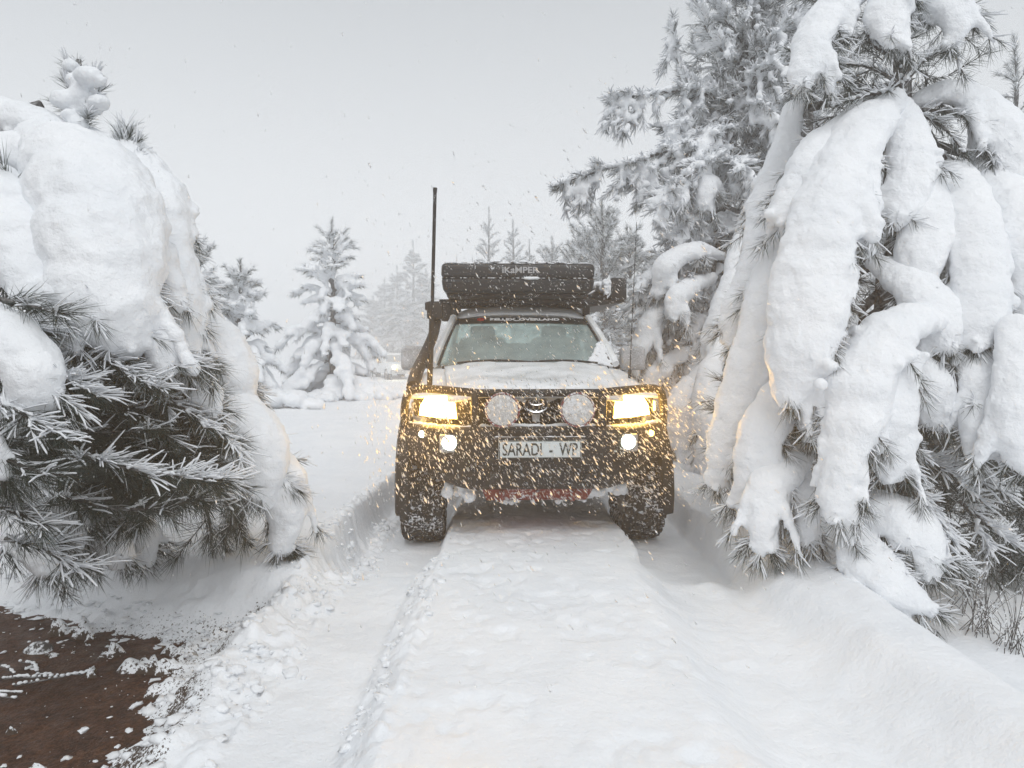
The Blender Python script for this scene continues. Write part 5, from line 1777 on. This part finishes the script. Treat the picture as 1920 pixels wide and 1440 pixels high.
def lumps(name, pts, label, seed, m="snow", flat=(0.45, 0.85), jit=0.20):
    g = np.random.default_rng(seed)
    Vs, Fs, k = [], [], 0
    for (x, y, z, r) in pts:
        v = SPH_V * (1 + jit * g.normal(size=(len(SPH_V), 1)))
        for q in range(int(g.integers(1, 5))):          # broken faces
            nn = rand_dirs(1, g)[0]; lim = g.uniform(0.35, 0.75)
            over = v @ nn - lim
            v = v - np.maximum(over, 0)[:, None] * nn
        v = v * r * np.array((g.uniform(0.7, 1.6), g.uniform(0.7, 1.3), g.uniform(*flat)))
        a = g.uniform(0, 6.3)
        v = v @ np.array(((math.cos(a), math.sin(a), 0), (-math.sin(a), math.cos(a), 0), (0, 0, 1))) + (x, y, z)
        Vs.append(v); Fs.append(SPH_F + k); k += len(SPH_V)
    return tag(link(name, tri_mesh(name, np.vstack(Vs), np.vstack(Fs)), M[m]), label, kind="stuff")


pts = []
n = 0
while n < 1000:
    y = 2.1 + 3.6 * g_.random() ** 1.3
    x = -1.13 + 0.12 * g_.normal() + (0.03 * (y - 2.5))
    if vn(np.array([x * 3.0]), np.array([y * 2.2]), 9)[0] < -0.1 and g_.random() < 0.8:
        continue
    r = 0.003 + 0.030 * g_.random() ** 5.5
    pts.append((x, y, gz(x, y) + r * 0.05, r)); n += 1
for k in range(260):
    y = 2.2 + 1.9 * g_.random(); x = -0.49 + 0.05 * g_.normal() + 0.03 * (y - 3)
    r = 0.003 + 0.022 * g_.random() ** 4.5
    pts.append((x, y, gz(x, y) + r * 0.05, r))
lumps("snow_crumbs", pts, "loose lumps of snow crumbled along the left edge of the track", 1)
pts = []
while len(pts) < 900:
    x, y = -1.35 - 2.1 * g_.random(), 2.15 + 2.0 * g_.random()
    d = float(puddle_mask(np.array([x]), np.array([y]))[0])
    if d < -0.05 or g_.random() > math.exp(-max(d, 0) / 0.13) + 0.035:
        continue
    r = 0.002 + 0.022 * g_.random() ** 5.0
    pts.append((x, y, max(gz(x, y), -0.017) + r * 0.05, r))
lumps("slush_lumps", pts, "small islands of slush floating in the mud", 2, flat=(0.2, 0.5), jit=0.3)
# fallen twigs with snow on them at the left edge of the mud
g = np.random.default_rng(8)
tw = empty("fallen_branch", P(40, 1290, 2.95))
tw.location.z = -0.01
tag(tw, "snow covered fallen branch with side twigs lying in the mud at the left edge", "branch")
bm, bl = bmesh.new(), []
for q in range(7):
    a = g.uniform(-0.5, 0.7) + (0 if q < 5 else 2.6); L_ = g.uniform(0.12, 0.30)
    p0 = np.array((g.uniform(-0.15, 0.05), g.uniform(-0.10, 0.10), 0.004))
    c = spline([p0, p0 + (L_ * 0.5 * math.cos(a), L_ * 0.5 * math.sin(a), 0.012), p0 + (L_ * math.cos(a + 0.2), L_ * math.sin(a + 0.2), 0.004)], n=14)
    tube(bm, c, np.linspace(0.005, 0.002, 14), 5)
    for i in range(14):
        if g.random() < 0.8:
            bl.append(ball(c[i] + (0, 0, 0.006), g.uniform(0.006, 0.011), squash=0.7))
bm_obj("wood", bm, M["bark"], tw)
snow_union("snow_load", bl, tw, 0.004, amp=((0.03, 0.005),), smooth=1)

# dry stalks at the right edge
for k, (px, py, d, n_, lab) in enumerate(((1838, 1180, 3.35, 26, "thin rimed weed with many stalks under the right pine"), (1905, 1210, 3.15, 22, "dry rimed weed cut by the right edge of the picture"),
                                          (1812, 1165, 3.6, 14, "short dry weed in the shaded hollow left of the taller ones"))):
    g = np.random.default_rng(80 + k)
    p = P(px, py, d); p[2] = gz(p[0], p[1])
    w = empty("dry_weed", p)
    tag(w, lab, "weed", "dry weeds under the right pine")
    bm, bl = bmesh.new(), []
    for q in range(n_):
        h = g.uniform(0.15, 0.42); a = g.uniform(0, 6.3); sp = g.uniform(0.02, 0.20)
        c = spline([(0.05 * g.normal(), 0.05 * g.normal(), -0.02), (sp * 0.4 * math.cos(a), sp * 0.4 * math.sin(a), h * 0.55), (sp * math.cos(a), sp * math.sin(a), h)], n=8)
        tube(bm, c, np.linspace(0.0019, 0.0007, 8), 5)
        if q % 3 == 0:
            for u_ in range(26):
                f_ = g.uniform(0.5, 6.99); i = int(f_)
                bl.append(ball(c[i] + (c[i + 1] - c[i]) * (f_ - i) + 0.001 * g.normal(size=3), g.uniform(0.0022, 0.0042)))
    bm_obj("stalks", bm, M["bark"], w)
    snow_union("rime", bl, w, 0.002, amp=((0.02, 0.001),), smooth=0)

# ------------------------------------------------------------------ falling snow and haze
def flake_mat(name, ice):
    m = bpy.data.materials.new(name)
    m.use_nodes = True
    t = m.node_tree; t.nodes.clear()
    o_ = t.nodes.new("ShaderNodeOutputMaterial"); d_ = t.nodes.new("ShaderNodeBsdfDiffuse"); r_ = t.nodes.new("ShaderNodeBsdfTranslucent"); x_ = t.nodes.new("ShaderNodeMixShader")
    d_.inputs[0].default_value = (0.97, 0.975, 0.985, 1); r_.inputs[0].default_value = (0.97, 0.975, 0.98, 1); x_.inputs[0].default_value = 0.4
    t.links.new(d_.outputs[0], x_.inputs[1]); t.links.new(r_.outputs[0], x_.inputs[2])
    q_ = t.nodes.new("ShaderNodeBsdfGlass"); q_.distribution = "MULTI_GGX"; q_.inputs["Color"].default_value = (1, 1, 1, 1); q_.inputs["Roughness"].default_value = 0.5; q_.inputs["IOR"].default_value = 1.2
    y_ = t.nodes.new("ShaderNodeMixShader"); y_.inputs[0].default_value = ice      # ice crystals send most of a lamp's light on forwards
    t.links.new(x_.outputs[0], y_.inputs[1]); t.links.new(q_.outputs[0], y_.inputs[2]); t.links.new(y_.outputs[0], o_.inputs[0])
    return m


M["flake"] = flake_mat("icy snowflake", 0.86)
M["flake_soft"] = flake_mat("fluffy snowflake", 0.25)


def flakes(name, C_, size, label, seed, slim=0.30, m="flake"):
    """Small irregular clumps of flakes lying along the wind."""
    g = np.random.default_rng(seed)
    n = len(C_)
    wx = np.clip((C_[:, 0] + 1.1) / 1.6, 0, 1)
    D = np.stack([0.08 + 0.62 * wx, -0.25 + 0 * wx, -0.85 + 0.1 * wx], -1) + 0.12 * g.normal(size=(n, 3))
    D /= np.linalg.norm(D, axis=1)[:, None]
    A = np.cross(D, rand_dirs(n, g)); A /= np.linalg.norm(A, axis=1)[:, None]
    B = np.cross(D, A)
    s = size[:, None]
    w1 = slim * (0.7 + 0.6 * g.random((n, 1))); w2 = slim * (0.5 + 0.6 * g.random((n, 1)))
    V = np.stack([C_ + D * s, C_ - D * s, C_ + A * s * w1 + D * s * 0.4 * g.normal(size=(n, 1)), C_ - A * s * w1 + D * s * 0.4 * g.normal(size=(n, 1)), C_ + B * s * w2, C_ - B * s * w2], 1).reshape(-1, 3)
    f = np.array([(0, 2, 4), (2, 1, 4), (1, 3, 4), (3, 0, 4), (2, 0, 5), (1, 2, 5), (3, 1, 5), (0, 3, 5)])
    T = (np.arange(n)[:, None, None] * 6 + f[None]).reshape(-1, 3)
    return tag(link(name, tri_mesh(name, V, T), M[m]), label, kind="stuff")


g = np.random.default_rng(99)
n = 7500
C1 = np.stack([g.uniform(-5, 6, n), 1.7 + 11 * g.random(n) ** 1.2, g.uniform(0.1, 4.5, n)], -1)
ok = np.abs(C1[:, 0]) < 0.85 * C1[:, 1] + 0.3
ok &= ~((np.abs(C1[:, 0] - 0.15) < 1.0) & (C1[:, 1] > 4.45) & (C1[:, 1] < 9.6) & (C1[:, 2] < 2.2))
C1 = C1[ok]
sz = (0.0030 + 0.0105 * g.random(len(C1)) ** 2.6) * np.clip(C1[:, 1] / 3.0, 0.6, 1.4)
flakes("falling_snow", C1, sz, "snowflakes falling through the whole scene, slanting on the wind", 1, m="flake_soft")
n = 9500
C2 = np.stack([0.16 + 0.62 * g.normal(size=n), 4.42 - 2.3 * g.random(n) ** 1.4, 0.25 + 1.0 * g.random(n) ** 1.1], -1)
C2[:, 2] = np.where(g.random(n) < 0.16, g.uniform(0.9, 2.2, n), C2[:, 2])
# most of it is the powder thrown about over the front of the truck
_k = 4.5 / C2[:, 1]
ok = (C2[:, 2] > 0.24) & ((1.4 + (C2[:, 2] - 1.4) * _k > 0.42) & (np.abs(C2[:, 0] * _k - 0.16) < 1.1) | (g.random(n) < 0.10))
C2 = C2[ok]
sz2 = 0.0032 + 0.0120 * g.random(len(C2)) ** 2.6
flakes("blowing_snow", C2, sz2, "fine snow whirling in front of the truck, lit by its lamps", 2)
n = 2800
C4 = np.stack([np.where(g.random(n) < 0.5, -0.52, 0.83) + 0.20 * g.normal(size=n), 4.60 - 0.9 * g.random(n) ** 1.3, 0.98 + 0.17 * g.normal(size=n)], -1)
C4 = C4[C4[:, 1] < 4.42 + 0.9 * np.clip(C4[:, 2] - 0.93, 0, 0.1)]
flakes("lamplit_snow", C4, 0.0022 + 0.0085 * g.random(len(C4)) ** 3.0, "fine snow glowing right in front of the headlights", 4)
n = 1200
C3 = np.stack([g.uniform(-0.9, 1.2, n), g.uniform(4.4, 7.0, n), g.uniform(1.25, 2.4, n)], -1)
ok = ~((C3[:, 1] > 5.95) & (np.abs(C3[:, 0] - 0.1) < 0.80)) & (C3[:, 2] > 1.2 + 0.12 * (C3[:, 1] - 4.5))
C3 = C3[ok]
flakes("driving_snow", C3, 0.0025 + 0.0095 * g.random(len(C3)) ** 2.2, "snowflakes driven past the hood and the windscreen", 3)

bake()

hz = bmesh.new()
box(hz, (0, 340, 5.4), (900, 780, 15.2))
hm = bpy.data.materials.new("haze")
hm.use_nodes = True
t = hm.node_tree; t.nodes.clear()
o_ = t.nodes.new("ShaderNodeOutputMaterial"); v_ = t.nodes.new("ShaderNodeVolumePrincipled")
v_.inputs["Color"].default_value = (0.975, 0.98, 0.985, 1); v_.inputs["Density"].default_value = 0.0115; v_.inputs["Anisotropy"].default_value = 0.3
t.links.new(v_.outputs[0], o_.inputs["Volume"])
tag(bm_obj("haze", hz, hm, None, False), "pale haze of falling snow", kind="stuff")
